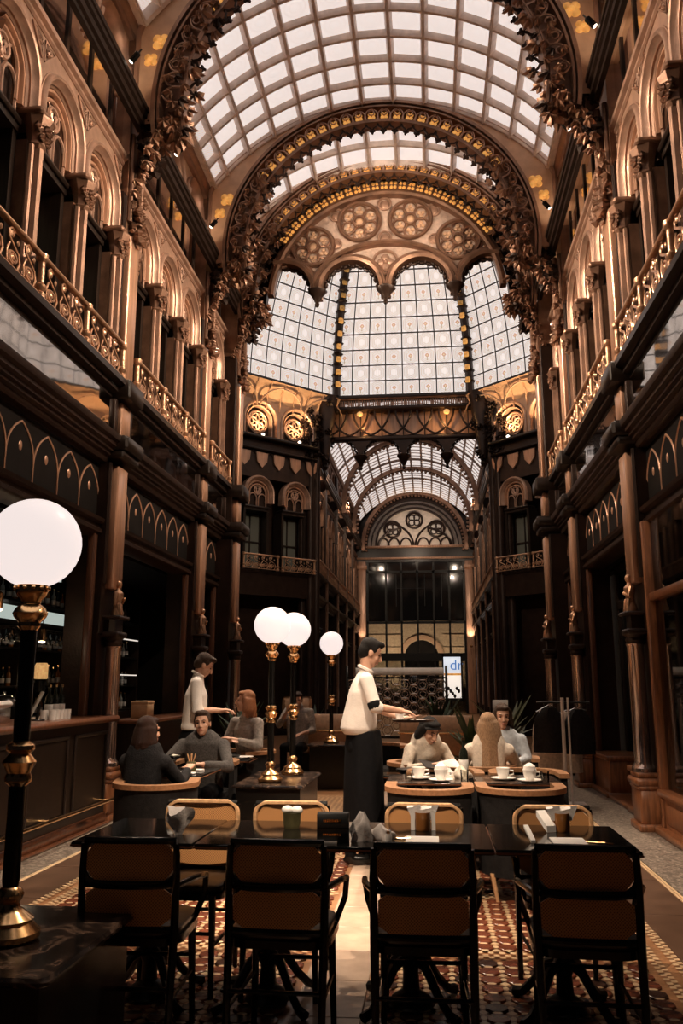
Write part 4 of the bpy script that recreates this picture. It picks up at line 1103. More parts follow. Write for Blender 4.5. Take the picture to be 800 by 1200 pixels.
# posts beside the piers on both sides
for wl, X, sd in ((WALL_L, XC - HW, -1), (WALL_R, XR, 1)):
    pm = MB().box(-.04, .04, -.045, .045, 0, 3.12, .012).mesh('door_post', 'post_wood')
    for y in (5.98, 9.02, 9.68, 12.68, 13.3, 14.4): put('door_post', pm, wl, (X + sd*.04, y, 0))
for wl, X, sd in ((WALL_L, XC - HW, -1), (WALL_R, XR, 1)): put('end_panel', MB().box(X + sd*.2, X + sd*.25, 13.2, 14.6, 0, 3.2).mesh('end_panel', 'window_dark'), wl)

# ------------------------------------------------------------------ bar room behind the left wall
XL = XC - HW
br = MB().box(XL - 3.4, XL - 3.3, 3, 18, 0, 3.4).box(XL - 3.4, XL - .9, 17.9, 18, 0, 3.4).box(XL - 3.4, XL - .3, 3, 3.1, 0, 3.4).box(XL - 3.4, XL - .7, 3, 18, 3.3, 3.4)
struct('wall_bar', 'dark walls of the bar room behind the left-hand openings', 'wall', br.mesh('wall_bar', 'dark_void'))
cb = MB().box(-.30, .0, -3.2, 2.75, .10, 1.05)
counter = thing('bar_counter', 'long dark panelled bar counter with polished wooden top on the left', 'bar counter', (XL + .22, 6.35, 0), me=cb.mesh('bar_counter', 'dark_wood'))
put('counter_top', MB().box(-.62, .10, -3.3, 2.85, 1.05, 1.11, .02).mesh('counter_top', 'bar_wood'), counter)
put('kick_board', MB().box(-.28, .03, -3.2, 2.75, 0, .12, .01).box(.03, .07, -3.2, 2.75, 0, .03, .005).mesh('kick_board', 'bar_wood'), counter)
pn = MB().box(0, .018, -.42, .42, .2, .24, .008).box(0, .018, -.42, .42, .92, .96, .008).box(0, .018, -.42, -.38, .2, .96, .008).box(0, .018, .38, .42, .2, .96, .008)
pn_me = pn.mesh('front_panel', 'dark_wood')
for i in range(6): put('front_panel', pn_me, counter, (0, -2.6 + .98*i, 0))
fr = MB().tube([(.13, -3.2, .26), (.13, 2.7, .26)], .018, 8)
for i in range(5): fr.tube([(0, -3 + 1.4*i, .26), (.13, -3 + 1.4*i, .26)], .010, 6)
put('foot_rail', fr.mesh('foot_rail', 'brass'), counter)
# back-bar shelving
XS = XL - 2.3
SY = 13.4
shelf = thing('back_bar_shelf', 'tall dark back-bar shelving with lit shelves of bottles on the left', 'shelf', (XS, SY, 0))
b = MB()
for y in (-3.2, -1.6, 0, 1.6, 3.2): b.box(-.2, .2, y - .04, y + .04, 0, 3.1)
b.box(-.25, -.2, -3.2, 3.2, 0, 3.1).box(-.25, .3, -3.2, 3.2, .0, .95)
put('shelf_frame', b.mesh('shelf_frame', 'dark_wood'), shelf)
sm_ = MB().box(-.2, .2, -3.16, 3.16, -.015, .015).mesh('shelf_board', 'black_iron')
SHZ = (.98, 1.42, 1.95, 2.62)
for z in SHZ: put('shelf_board', sm_, shelf, (0, 0, z - .015))
put('light_strip', MB().box(.19, .23, -3.1, -.2, 2.33, 2.52).mesh('light_strip', 'shelf_light'), shelf)
put('light_strip', MB().box(.19, .22, -3.1, -.6, 3.02, 3.07).mesh('light_strip_top', 'shelf_light'), shelf)
put('light_strip', MB().box(.19, .22, -.1, 3.1, 2.27, 2.29).mesh('light_strip_back', 'strip_light'), shelf)
put('light_strip', MB().box(.19, .22, .8, 3.1, 1.60, 1.62).mesh('light_strip_low', 'strip_light'), shelf)
# the overhead glass rack carrying hanging stemware
BPROF = [(.0, 0), (.036, 0), (.038, .01), (.038, .17), (.034, .20), (.013, .235), (.012, .29), (.015, .292), (.015, .31), (.0, .31)]
bot = {}
for nm, mt in (('dark', 'bottle_dark'), ('amber', 'bottle_amber'), ('clear', 'bottle_clear')): bot[nm] = MB().lathe(BPROF, 10).mesh('bottle', mt)
lab_me = MB().lathe([(.0385, .05), (.0395, .052), (.0395, .13), (.0385, .132)], 10).mesh('bottle_label', 'paper')
cap_me = MB().lathe([(.016, .29), (.016, .315), (.0, .316)], 8).mesh('bottle_cap', 'brass')
def bottle(kind, loc, label, group, s=1.):
    t = thing('bottle', label, 'bottle', loc, 0, group, me=bot[kind]); t.scale = (s, s, s)
    put('bottle_label', lab_me, t); put('bottle_cap', cap_me, t)
    return t
def nth(n): return '%d%s' % (n, 'th' if 10 < n % 100 < 14 else {1: 'st', 2: 'nd', 3: 'rd'}.get(n % 10, 'th'))
rows = ('counter level', 'lower', 'upper', 'top')
for ri, z in enumerate(SHZ):
    for j in range(34):
        y = -3.05 + .18*j + .04*random.random()
        if min(abs(y - p) for p in (-3.2, -1.6, 0, 1.6, 3.2)) < .09: continue
        kd = ('dark', 'amber', 'clear')[(j*7 + ri*3) % 3]
        bottle(kd, (XS + .06, SY + y, z), '%s bottle on the %s back-bar shelf, %s from the near end' % (kd, rows[ri], nth(j + 1)), '%s bottles on the %s back-bar shelf' % (kd, rows[ri]), .8 + .25*random.random())
rk = thing('glass_rack', 'hanging metal rack of upturned stem glasses over the bar', 'rack', (XL - 1.55, 11.2, 1.98), me=MB().box(-.25, .25, -1.2, 1.0, .17, .19).box(-.25, -.22, -1.2, 1.0, .17, .24).box(.22, .25, -1.2, 1.0, .17, .24).tube([(-.2, -1.1, .2), (-.2, -1.1, 1.31)], .012, 6).tube([(.2, .9, .2), (.2, .9, 1.3)], .012, 6).mesh('glass_rack', 'black_iron'))
STEM = [(.036, .17), (.034, .165), (.005, .155), (.004, .09), (.012, .08), (.036, .045), (.038, .02), (.033, 0), (.032, .001), (.036, .02), (.033, .044), (.0, .078)]
stem_me = MB().lathe(STEM, 12).mesh('stem_glass', 'clear_glass')
for i in range(14):
    for k in (-.12, .08): thing('stem_glass', 'upturned stem glass in the rack over the bar, %s from the near end, %s row' % (nth(i + 1), 'rear' if k < 0 else 'front'), 'glass', (XL - 1.55 + k, 10.1 + .15*i, 1.98), 0, 'stem glasses hanging over the bar', me=stem_me)
# things standing on the counter
CT = 1.11
XB = XL + .02
def pendant(x, y, z, label):
    t = thing('pendant_lamp', label, 'lamp', (x, y, z))
    put('lamp_shade', MB().lathe([(.035, .0), (.05, .012), (.045, .02), (.045, .16), (.02, .18)], 12).mesh('lamp_shade', 'brass'), t)
    put('bulb', MB().ell((0, 0, .0), (.045, .045, .018), 10, 5).mesh('bulb', 'lamp_bulb'), t)
    put('cord', MB().tube([(0, 0, .17), (0, 0, 3.28 - z)], .006, 5).mesh('cord', 'black_paint'), t)
pendant(XL - .5, 7.9, 2.16, 'small brass pendant lamp hanging over the bar near its end')
pendant(XL - 1.3, 10.6, 1.98, 'small brass pendant lamp hanging in the bar room behind the standing waiter')
pendant(XL - 1.2, 11.9, 1.99, 'small brass pendant lamp hanging deepest in the bar room')
till = thing('till_tablet', 'grey tablet till on a tilted stand on the bar', 'tablet', (XB - .05, 7.75, CT), R(-62))
put('screen', MB().rings([[(-.13, 0, .05), (.13, 0, .05), (.13, .02, .05), (-.13, .02, .05)], [(-.13, .10, .27), (.13, .10, .27), (.13, .12, .26), (-.13, .12, .26)]]).mesh('screen', 'screen_grey'), till)
put('logo', MB().rings([[(-.04, .026, .12), (.04, .026, .12), (.04, .03, .12), (-.04, .03, .12)], [(-.04, .056, .19), (.04, .056, .19), (.04, .06, .19), (-.04, .06, .19)]]).mesh('logo', 'card_black'), till)
put('stand', MB().box(-.07, .07, .0, .14, 0, .015, .004).tube([(0, .07, .01), (0, .09, .15)], .015, 6).mesh('stand', 'black_paint'), till)
crate = thing('steel_box', 'long steel box with a white lid standing on the bar beside the lamp post', 'container', (XB - .15, 6.9, CT), R(0))
put('body', MB().box(-.16, .16, -.38, .38, 0, .14, .01).mesh('body', 'silver'), crate); put('lid', MB().box(-.17, .17, -.40, .40, .14, .19, .02).mesh('lid', 'linen'), crate)
cup_p = [(.0, 0), (.022, 0), (.026, .006), (.036, .03), (.041, .06), (.042, .065), (.038, .064), (.033, .03), (.0, .012)]
for i in range(10):
    thing('glass_tumbler', 'short white tumbler beside the till, %s pair from it, %s one' % (nth(i // 2 + 1), ('inner', 'outer')[i % 2]), 'glass', (XB - .02 + .085*(i % 2), 8.0 + .085*(i // 2), CT), 0, 'tumblers beside the till', me=MB().lathe([(0, .004), (.032, 0), (.036, .09), (.034, .09), (.030, .008), (0, .008)], 12).mesh('tumbler', 'ceramic') if i == 0 else bpy.data.objects['glass_tumbler'].data)
pastry = thing('pastry_basket', 'basket heaped with golden pastries at the near end of the bar', 'basket', (XB + .0, 6.72, CT))
put('basket', MB().lathe([(.09, 0), (.13, .06), (.14, .10), (.13, .10), (.11, .03), (0, .02)], 14).mesh('basket', 'card_kraft'), pastry)
pb = MB()
for k in range(16): pb.ell((.07*math.cos(k*2.4)*(.4 + .6*(k % 2)), .07*math.sin(k*2.4)*(.4 + .6*(k % 2)), .10 + .03*(k % 4)), (.045, .03, .026), 8, 5, Matrix.Rotation(k, 3, 'Z'))
put('pastry', pb.mesh('pastry', 'food_gold'), pastry, kind='stuff')
cl = thing('cloche', 'silver domed cloche on a dark stand at the back of the bar', 'cloche', (XL - .8, 8.75, 1.22))
put('dome', MB().lathe([(.15, 0), (.15, .02), (.13, .06), (.08, .10), (.02, .115), (.012, .13), (.02, .145), (.0, .155)], 18).mesh('dome', 'silver'), cl)
put('stand', MB().box(-.17, .17, -.20, .20, -.24, 0, .01).mesh('stand', 'black_paint'), cl)
for i, y in enumerate((8.62, 8.76, 8.9)): bottle('dark', (XB - .1, y - .35, CT), '%s dark labelled bottle in front of the cloche on the bar' % ('first', 'second', 'third')[i], 'bottles before the cloche', 1.05)
jar = thing('amber_lamp', 'glowing amber glass lantern on the back bar', 'lamp', (XL - 1.5, 9.0, 1.25))
put('glass', MB().lathe([(.10, 0), (.15, .04), (.15, .36), (.12, .42), (.10, .42)], 16).mesh('glass', 'warm_lamp'), jar)
put('base', MB().lathe([(.12, -.30), (.12, -.02), (.16, 0), (.16, .02), (.1, .03)], 14).mesh('base', 'black_paint'), jar)
for x, y, s in ((XL - 1.9, 10.4, .7), (XL - 1.7, 11.5, 1.)):
    j2 = dup(jar, (x, y, 1.5), None, 'small amber lantern glowing in the bar room %s the white-shirted waiter' % ('just left of' if s < 1 else 'behind')); j2.scale = (s*.6, s*.6, s*.55)
# bar counter in the middle bay
c2 = thing('side_counter', 'dark low counter in the bar opening behind the standing waiter', 'counter', (XL + .32, 11.2, 0), me=MB().box(-.3, .05, -1.5, 1.45, .0, 1.0).mesh('side_counter', 'dark_wood'))
put('counter_top', MB().box(-.35, .12, -1.55, 1.48, 1.0, 1.04, .01).mesh('counter_top_b', 'bar_wood'), c2)
kb = thing('kraft_box', 'small kraft paper box on the counter behind the pier', 'box', (XL + .22, 10.2, 1.04), me=MB().box(-.1, .1, -.12, .12, 0, .2, .006).mesh('kraft_box', 'card_kraft'))
put('lid', MB().box(-.105, .105, -.125, .125, .165, .205, .006).mesh('lid', 'card_kraft'), kb)
for k, (y0, y1, z) in enumerate(((9.8, 10.9, 2.75), (11.0, 12.4, 2.5), (9.9, 10.6, 2.3))):
    tag_ = thing('light_strip', 'thin white light strip in the bar room, %s' % ('topmost', 'longest', 'lowest')[k], 'lamp', (XL - 2.4, (y0+y1)/2, z), me=MB().box(-.01, .01, (y0-y1)/2, (y1-y0)/2, -.012, .012).mesh('light_strip', 'strip_light'))
pendant(XR + 1.6, 11.4, 2.05, 'small added lamp hanging inside the shop behind the right-hand window'); pendant(XR + 2.2, 13.6, 2.0, 'second small added lamp hanging deeper inside the right-hand shop')  # both lamps are added to lighten the dark shop interior
point((XR + 1.6, 11.4, 1.9), 110, (1, .85, .62)); point((XR + 2.2, 13.6, 1.85), 60, (1, .85, .62))
# ------------------------------------------------------------------ globe lamps on plinths
def lamp(loc, label):
    """base at loc, globe centre 1.44 above"""
    t = thing('globe_lamp', label, 'lamp', loc, 0, 'globe lamps on black posts')
    put('base', MB().lathe([(.105, 0), (.115, .012), (.115, .03), (.10, .045), (.085, .06), (.09, .072), (.06, .095), (.04, .11), (.035, .125), (.045, .14), (.05, .155), (.042, .17), (.03, .18)], 24).mesh('base', 'brass'), t)
    put('post', MB().lathe([(.026, .17), (.031, .2), (.031, .58), (.031, .70), (.029, 1.2)], 16).mesh('post', 'black_paint'), t)
    put('collar', MB().lathe([(.032, .53), (.048, .545), (.05, .56), (.042, .575), (.055, .60), (.062, .615), (.05, .63), (.038, .645), (.052, .66), (.052, .675), (.032, .69)], 20).mesh('collar', 'brass'), t)
    gal = MB().lathe([(.03, 1.10), (.042, 1.115), (.04, 1.13), (.06, 1.15), (.066, 1.165), (.055, 1.185), (.036, 1.20), (.038, 1.215), (.056, 1.235), (.062, 1.25), (.062, 1.272), (.055, 1.275)], 20)
    for k in range(12): gal.ell((.063*math.cos(R(30*k)), .063*math.sin(R(30*k)), 1.262), .008, 6, 4)
    put('gallery', gal.mesh('gallery', 'brass'), t)
    put('globe', MB().ell((0, 0, 1.438), .175, 32, 20).mesh('globe', 'globe_glass'), t)
    return t
def plinth(x0, x1, y0, y1, h, label, feet=.06):
    t = thing('lamp_plinth', label, 'plinth', ((x0+x1)/2, (y0+y1)/2, 0), 0)
    hx, hy = (x1-x0)/2, (y1-y0)/2
    put('body', MB().box(-hx+.04, hx-.04, -hy+.04, hy-.04, 0, h-.03).mesh('body', 'black_paint'), t)
    put('marble_top', MB().box(-hx, hx, -hy, hy, h-.03, h, .02).mesh('marble_top', 'black_marble'), t)
    return t
plinth(-2.25, -1.20, 2.74, 3.62, .55, 'low black plinth with veined marble top in the near left corner')
lamp((-1.53, 3.13, .55), 'nearest globe lamp, largest, on the marble plinth at the left edge')
plinth(-1.80, -1.14, 7.75, 9.0, .56, 'black plinth with shiny top carrying the pair of globe lamps')
lamp((-1.50, 8.05, .56), 'front lamp of the pair of globe lamps on the middle plinth')
lamp((-1.40, 8.72, .56), 'rear lamp of the pair of globe lamps on the middle plinth')
plinth(-1.78, -1.12, 12.3, 13.1, .60, 'far small black plinth under the single globe lamp')
lamp((-1.47, 12.7, .60), 'smallest globe lamp, standing alone beyond the waiter with the tray')

# ------------------------------------------------------------------ cane chairs at the front tables
def pill(w, h, r, n=6):
    p = []
    for cx, cz, a0 in ((w/2-r, h/2-r, 0), (-w/2+r, h/2-r, 90), (-w/2+r, -h/2+r, 180), (w/2-r, -h/2+r, 270)): p += [(cx + r*math.cos(R(a0 + 90*i/n)), cz + r*math.sin(R(a0 + 90*i/n))) for i in range(n+1)]
    return p
def bow(p, y0, k=.35): return (p[0], y0 - k*(.045 - (p[0]**2)), p[1])
def cane_chair(loc, rz, label, frame, group):
    """sits facing local +y, back at -y"""
    t = thing('cane_chair', label, 'chair', loc, rz, group)
    fm = frame
    yb = -.20
    up = pill(.385, .165, .06); U = [bow((x, z), yb) for x, z in up]
    cz, cz2 = .745, .575
    put('back_rim', MB().tube([(x, y, z + cz) for x, y, z in U], .012, 6, True).mesh('back_rim', fm), t)
    def panel(w, h, r, z0, nm):
        b = MB(); n = 8; prs = []
        for i in range(n + 1):
            x = -w/2 + w*i/n
            hh = h/2 - (0 if abs(x) < w/2 - r else r - math.sqrt(max(0, r*r - (abs(x) - w/2 + r)**2)))
            prs.append((x, hh))
        rs = []
        for x, hh in prs:
            y = bow((x, 0), yb)[1]; rs.append([(x, y-.003, z0-hh), (x, y+.003, z0-hh), (x, y+.003, z0+hh), (x, y-.003, z0+hh)])
        b.rings(rs); return put(nm, b.mesh(nm, 'cane'), t)
    panel(.375, .155, .055, cz, 'cane_panel'); panel(.35, .15, .03, cz2, 'cane_panel')
    for sx in (-1, 1):
        put('back_post', MB().tube([(sx*.185, -.25, 0), (sx*.188, -.225, .30), (sx*.190, -.205, .46), (sx*.194, -.21, .70), (sx*.190, -.215, .815)], [.014, .016, .018, .015, .013], 8).mesh('back_post', 'black_paint'), t)
        put('leg', MB().tube([(sx*.175, .22, 0), (sx*.17, .205, .25), (sx*.165, .195, .45)], [.013, .016, .019], 8).mesh('leg', 'black_paint'), t)
    rail = [(-.20, .10, .46), (-.235, .13, .55), (-.245, .10, .635), (-.235, -.06, .655), (-.20, -.19, .655), (-.10, -.235, .655), (0, -.243, .655), (.10, -.235, .655), (.20, -.19, .655), (.235, -.06, .655), (.245, .10, .635), (.235, .13, .55), (.20, .10, .46)]
    put('arm_rail', MB().tube(rail, .013, 7).mesh('arm_rail', 'black_paint'), t)
    put('top_rail', MB().tube([bow((x, .825), yb - .005) for x in (-.19, -.1, 0, .1, .19)], .014, 6).mesh('top_rail', 'black_paint'), t)
    put('lower_rail', MB().tube([bow((x, .49), yb) for x in (-.18, 0, .18)], .014, 6).mesh('lower_rail', 'black_paint'), t)
    sp = [(p[0], p[1]) for p in pill(.42, .42, .10)]
    put('seat_frame', MB().prism(sp, .425, .455, 'xy').mesh('seat_frame', 'black_paint'), t)
    put('cushion', MB().rings([[(x*k, y*k, z) for x, y in sp] for k, z in ((.93, .455), (.96, .468), (.95, .482), (.88, .490), (.4, .492))]).mesh('cushion', 'seat_leather'), t)
    st = MB()
    for sx in (-1, 1): st.tube([(sx*.18, -.235, .22), (sx*.171, .21, .22)], .009, 6)
    st.tube([(-.18, -.235, .28), (.18, -.235, .28)], .009, 6).tube([(-.172, .208, .28), (.172, .208, .28)], .009, 6)
    put('stretcher', st.mesh('stretcher', 'black_paint'), t)
    return t
ORD = ('first', 'second', 'third', 'fourth')
c0 = None
for i, x in enumerate((-1.235, -.625, -.052, .585)):
    lb = 'black cane-backed armchair seen from behind, %s from the marble plinth' % ORD[i]
    if not c0: c0 = cane_chair((x, 3.74, 0), R(2), lb, 'black_paint', 'cane chairs with their backs to the camera')
    else: dup(c0, (x, 3.74 + .02*(i % 2), 0), R((-1, 1, -2)[i-1]), lb)
c1 = None
for i, x in enumerate((-1.235, -.745, -.055, .615)):
    lb = 'cane chair with pale rounded back behind the front tables, %s from the bar' % ORD[i]
    if not c1: c1 = cane_chair((x, 4.47, 0), R(180), lb, 'blond_wood', 'pale-backed cane chairs behind the front tables')
    else: dup(c1, (x, 4.47 - .01*i, 0), R(180 + (2, -1, 3)[i-1]), lb)
# ------------------------------------------------------------------ front tables
def table(x0, x1, y0, y1, label, z=.75, group='black café tables in the front row', top='black_gloss'):
    t = thing('cafe_table', label, 'table', ((x0+x1)/2, (y0+y1)/2, 0), 0, group)
    hx, hy = (x1-x0)/2 - .003, (y1-y0)/2
    put('table_top', MB().box(-hx, hx, -hy, hy, z-.025, z, .006).mesh('table_top', top), t)
    put('edge_band', MB().box(-hx-.002, hx+.002, -hy-.003, hy+.003, z-.020, z-.012).mesh('edge_band', 'bar_wood'), t)
    ped = put('pedestal', MB().lathe([(.11, .02), (.09, .05), (.04, .08), (.035, .16), (.05, .20), (.032, .26), (.03, .60), (.05, .66), (.12, .715), (.12, .725)], 14).mesh('pedestal', 'black_iron'), t)
    for k in range(4):
        ft = MB(); a = R(45 + 90*k); ft.tube([(r_*math.cos(a), r_*math.sin(a), zz) for r_, zz in ((.03, .22), (.10, .19), (.17, .10), (.24, .035), (.29, .02))], [.022, .022, .02, .02, .024], 7)
        put('foot', ft.mesh('foot', 'black_iron'), ped)
    return t
TX = (-1.64, -1.07, -.50, .26, .88)
for i in range(4): table(TX[i], TX[i+1], 3.90, 4.58, 'glossy black front-row table, %s from the bar side' % ORD[i])
# ------------------------------------------------------------------ things on the front tables
TZ = .75
def crumple(name, label, loc, r, hgt, mat, seed, group=None, fan=False):
    rnd = random.Random(seed); b = MB(); n = 18; m = 7; rs = []
    for j in range(m + 1):
        t = j/m; row = []
        for i in range(n):
            a = 2*PI*i/n
            k = (1 + .28*math.sin(a*3 + t*4 + seed) + .16*math.sin(a*7 - t*3)) * (1 + .1*rnd.random())
            rad = r*k*((.25 + .9*t) if fan else math.sqrt(max(.02, 1 - t*t*.95)))
            row.append((rad*math.cos(a), rad*math.sin(a)*(.45 if fan else .8), hgt*t*(1 + .22*math.sin(a*2 + seed)*(1 if fan else t))))
        rs.append(row)
    b.rings(rs)
    return thing(name, label, 'napkin', loc, 0, group, me=b.mesh(name, mat, 60))
crumple('napkin', 'fan-folded pale napkin standing on the front table at the bar end', (-1.20, 4.12, TZ), .055, .105, 'linen_grey', 3, None, True)
crumple('napkin', 'crumpled grey napkin lying beside the black menu box', (-.245, 4.08, TZ), .055, .06, 'linen_grey', 5)
crumple('napkin', 'tall crumpled grey napkin leaning against the black menu box', (-.325, 4.06, TZ), .045, .105, 'linen_grey', 9)
mb = thing('menu_box', 'black menu box with two gilt lines standing on the front table', 'menu', (-.455, 4.02, TZ), R(2), me=MB().box(-.072, .072, -.03, .03, 0, .125, .004).mesh('menu_box', 'card_black'))
pl_ = MB()
rnd = random.Random(4)
for z, h_, x0, x1 in ((.088, .012, -.042, .036), (.030, .009, -.044, .036)):
    x = x0
    while x < x1:
        w_ = .004 + .005*rnd.random(); pl_.box(x, x + w_, -.0325, -.030, z, z + h_); x += w_ + .003
put('gilt_line', pl_.mesh('gilt_line', 'brass', 0), mb, kind='stuff')
put('seam', MB().box(-.073, .073, -.0312, -.029, .062, .065).mesh('seam', 'black_iron'), mb)
put('price_card', MB().box(-.07, .02, -.05, -.031, .0, .008).mesh('price_card', 'paper'), mb)
gj = MB().lathe([(0, .004), (.036, 0), (.042, .02), (.044, .07), (.046, .075), (.042, .075), (.040, .02), (0, .01)], 16)
jt = thing('candle_jar', 'ribbed bowl with two creamy balls on the second front table', 'bowl', (-.70, 4.36, TZ), me=gj.mesh('candle_jar', 'food_green'))
put('ball', MB().ell((-.022, 0, .085), (.030, .028, .022), 12, 8).ell((.024, .005, .083), (.030, .028, .022), 12, 8).mesh('ball', 'ceramic'), jt, kind='stuff')
def jar_set(x, y, lab, turn):
    j = thing('sugar_jar', lab + ' holding folded napkins', 'jar', (x, y, TZ), turn, me=MB().lathe([(0, .004), (.034, 0), (.038, .01), (.038, .085), (.034, .085), (.033, .012), (0, .012)], 16).mesh('sugar_jar', 'bottle_amber'))
    b = MB()
    for k in range(5): b.rings([[(-.05 + .02*k, -.008, .05), (-.03 + .02*k, -.008, .05), (-.03 + .02*k, .008, .05), (-.05 + .02*k, .008, .05)], [(-.075 + .03*k, -.012, .105 + .012*math.sin(k*2)), (-.04 + .03*k, -.012, .11 + .012*math.sin(k*2)), (-.04 + .03*k, .012, .115), (-.075 + .03*k, .012, .112)]])
    put('folded_napkin', b.mesh('folded_napkin', 'linen'), j, kind='stuff')
    return j
jar_set(-.055, 4.36, 'amber jar on the third front table', 0); jar_set(.615, 4.40, 'amber jar on the fourth front table', .2)
def card(x, y, w, d, h, lab, rz=0., tilt=0): 
    return thing('white_card', lab, 'card', (x, y, TZ + .001), R(rz), me=MB().rings([[(-w/2, -d/2, 0), (w/2, -d/2, 0), (w/2, d/2, tilt), (-w/2, d/2, tilt)], [(-w/2, -d/2, h), (w/2, -d/2, h), (w/2, d/2, tilt + h), (-w/2, d/2, tilt + h)]]).mesh('white_card', 'paper'))
card(-.055, 4.06, .15, .20, .006, 'white folded paper lying on the third front table'); card(.60, 4.10, .15, .18, .006, 'white folded paper lying on the fourth front table')
for dx, s_ in ((-.048, 'left'), (.052, 'right')): card(-.055 + dx, 4.38, .02, .06, .075, 'small upright white card on the %s of the amber jar, third table' % s_)
card(.54, 4.40, .05, .09, .03, 'small white card leaning beside the jar on the fourth table', 25, .06)
card(.43, 4.12, .022, .10, .012, 'narrow white sachet at the edge of the fourth table', 12, .05)
sk = thing('salt_shaker', 'small glass salt shaker beside the white paper on the third table', 'shaker', (-.205, 4.02, TZ), me=MB().lathe([(0, 0), (.014, 0), (.016, .03), (.011, .04)], 10).mesh('salt_shaker', 'ceramic'))
put('lid', MB().lathe([(.013, .04), (.013, .052), (0, .056)], 10).mesh('lid', 'silver'), sk)
for i, (x, y, a, w_) in enumerate(((-.16, 4.11, 80, 'a fork'), (-.14, 4.03, 84, 'a knife'), (.71, 4.10, 70, 'a fork'))):
    f = MB().tube([(-.075, 0, .003), (.02, 0, .004), (.05, 0, .006)], .0035, 5); f.box(.045, .085, -.008, .008, .003, .006)
    thing('cutlery', '%s lying beside the white paper on the %s table' % (w_[2:], 'third' if i < 2 else 'fourth'), 'cutlery', (x, y, TZ), R(a - 90), me=f.mesh('cutlery', 'brass'))

# ------------------------------------------------------------------ tub chairs and tables of the second row
def tub(loc, rz, label, w=.30, group='dark tub chairs with wooden rims'):
    t = thing('tub_chair', label, 'armchair', loc, rz, group)
    a_ = [R(180 + 180*i/16) for i in range(17)]
    def shell(r0, r1, z0, z1, mat, nm, ext=.22):
        pth = [(-1, ext)] + [(math.cos(a), math.sin(a)*.95) for a in a_] + [(1, ext)]
        rs = []
        for i, (x, y) in enumerate(pth):
            e = i in (0, len(pth)-1)
            f = lambda r: (x*r, (y if e else y*r) if not e else ext, 0)
            p0, p1 = f(r0), f(r1)
            rs.append([(p0[0], p0[1], z0), (p1[0], p1[1], z0), (p1[0], p1[1], z1), (p0[0], p0[1], z1)])
        return put(nm, MB().rings(rs).mesh(nm, mat), t)
    shell(w - .05, w, .16, .70, 'black_fabric', 'shell'); shell(w - .065, w + .018, .70, .735, 'walnut', 'wood_rim', .24)
    put('cushion', MB().lathe([(w - .07, .36), (w - .055, .38), (w - .055, .44), (w - .08, .465), (.02, .47)], 20).box(-w + .06, w - .06, 0, .24, .36, .46, .03).mesh('cushion', 'black_fabric'), t)
    for sx in (-1, 1):
        for y in (-.18, .18): put('leg', MB().tube([(sx*(w - .1), y, 0), (sx*(w - .07), y, .18)], [.012, .018], 8).mesh('leg', 'blond_wood'), t)
    return t
t0 = tub((-2.06, 6.42, 0), R(12), 'dark tub chair under the dark-haired woman with her back to the room')
dup(t0, (-.03, 6.36, 0), R(0), 'empty dark tub chair left of the gap, its wooden rim below the coffee cups')
dup(t0, (.62, 6.40, 0), R(0), 'empty dark tub chair nearest the right wall, its rim below the cups')
dup(t0, (.10, 7.48, 0), R(180), 'empty dark tub chair facing the camera behind the left coffee cups')
dup(t0, (.78, 7.50, 0), R(180), 'empty dark tub chair facing the camera behind the right coffee cups')
dup(t0, (.43, 8.02, 0), R(0), 'dark tub chair under the fair-haired woman')
dup(t0, (-.12, 8.3, 0), R(215), 'dark tub chair under the woman in the black cap')
dup(t0, (.74, 8.95, 0), R(175), 'dark tub chair under the woman in the pale blue jacket')
dup(t0, (-2.16, 8.25, 0), R(185), 'dark tub chair under the man in the grey sweater')
dup(t0, (-2.02, 9.50, 0), R(135), 'dark tub chair under the red-haired woman')
dup(t0, (-.62, 10.6, 0), R(180), 'empty dark tub chair behind the waiter with the tray')
G2 = 'dark tables of the second row'
table(-.36, .28, 6.68, 7.26, 'dark second-row table with coffee cups beside the aisle', .72, G2, 'black_marble'); table(.32, .96, 6.72, 7.28, 'dark second-row table with coffee cups nearest the right wall', .72, G2, 'black_marble')
table(-2.48, -1.86, 6.95, 7.62, 'dark table with the stemmed cocktail glass before the man in grey', .72, G2); table(-2.36, -1.84, 8.72, 9.12, 'small table with plates before the red-haired woman', .69, G2)
table(.25, .75, 8.22, 8.60, 'small dark table between the fair-haired and pale-jacketed women', .70, G2); table(-.45, .05, 7.50, 7.82, 'small table before the woman in the black cap', .68, G2)
CUP = [(.0, 0), (.024, 0), (.026, .006), (.036, .03), (.042, .060), (.043, .064), (.039, .062), (.033, .03), (.0, .014)]
cup_me = MB().lathe(CUP, 16).mesh('cup', 'ceramic'); sau_me = MB().lathe([(0, 0), (.045, 0), (.075, .012), (.076, .015), (.045, .006), (0, .006)], 20).mesh('saucer', 'ceramic')
hd_me = MB().tube([(.038, 0, .05), (.062, 0, .048), (.064, 0, .028), (.036, 0, .02)], .005, 6).mesh('cup_handle', 'ceramic')
foam_me = MB().lathe([(.041, .058), (.034, .085), (.014, .10), (0, .105)], 14).mesh('cream', 'linen')
def cup(x, y, z, label, cream=False, tray=False, rz=0, s=1.25):
    sa_ = thing('saucer', 'white saucer under the ' + label, 'saucer', (x, y, z), 0, me=sau_me); sa_.scale = (s, s, s)
    c = thing('coffee_cup', label, 'cup', (x, y, z + .008*s), rz, me=cup_me); c.scale = (s, s, s)
    put('cup_handle', hd_me, c)
    if cream: put('cream', foam_me, c)
cup(-.11, 6.90, .72, 'white coffee cup with no cream on the aisle-side table', False); cup(.06, 6.76, .72, 'white cup heaped with cream on the aisle-side table', True)
cup(.54, 6.92, .72, 'plain white cup at the left of the right-hand coffee table'); cup(.73, 6.80, .72, 'white cup heaped with cream on the right-hand coffee table', True, rz=.3)
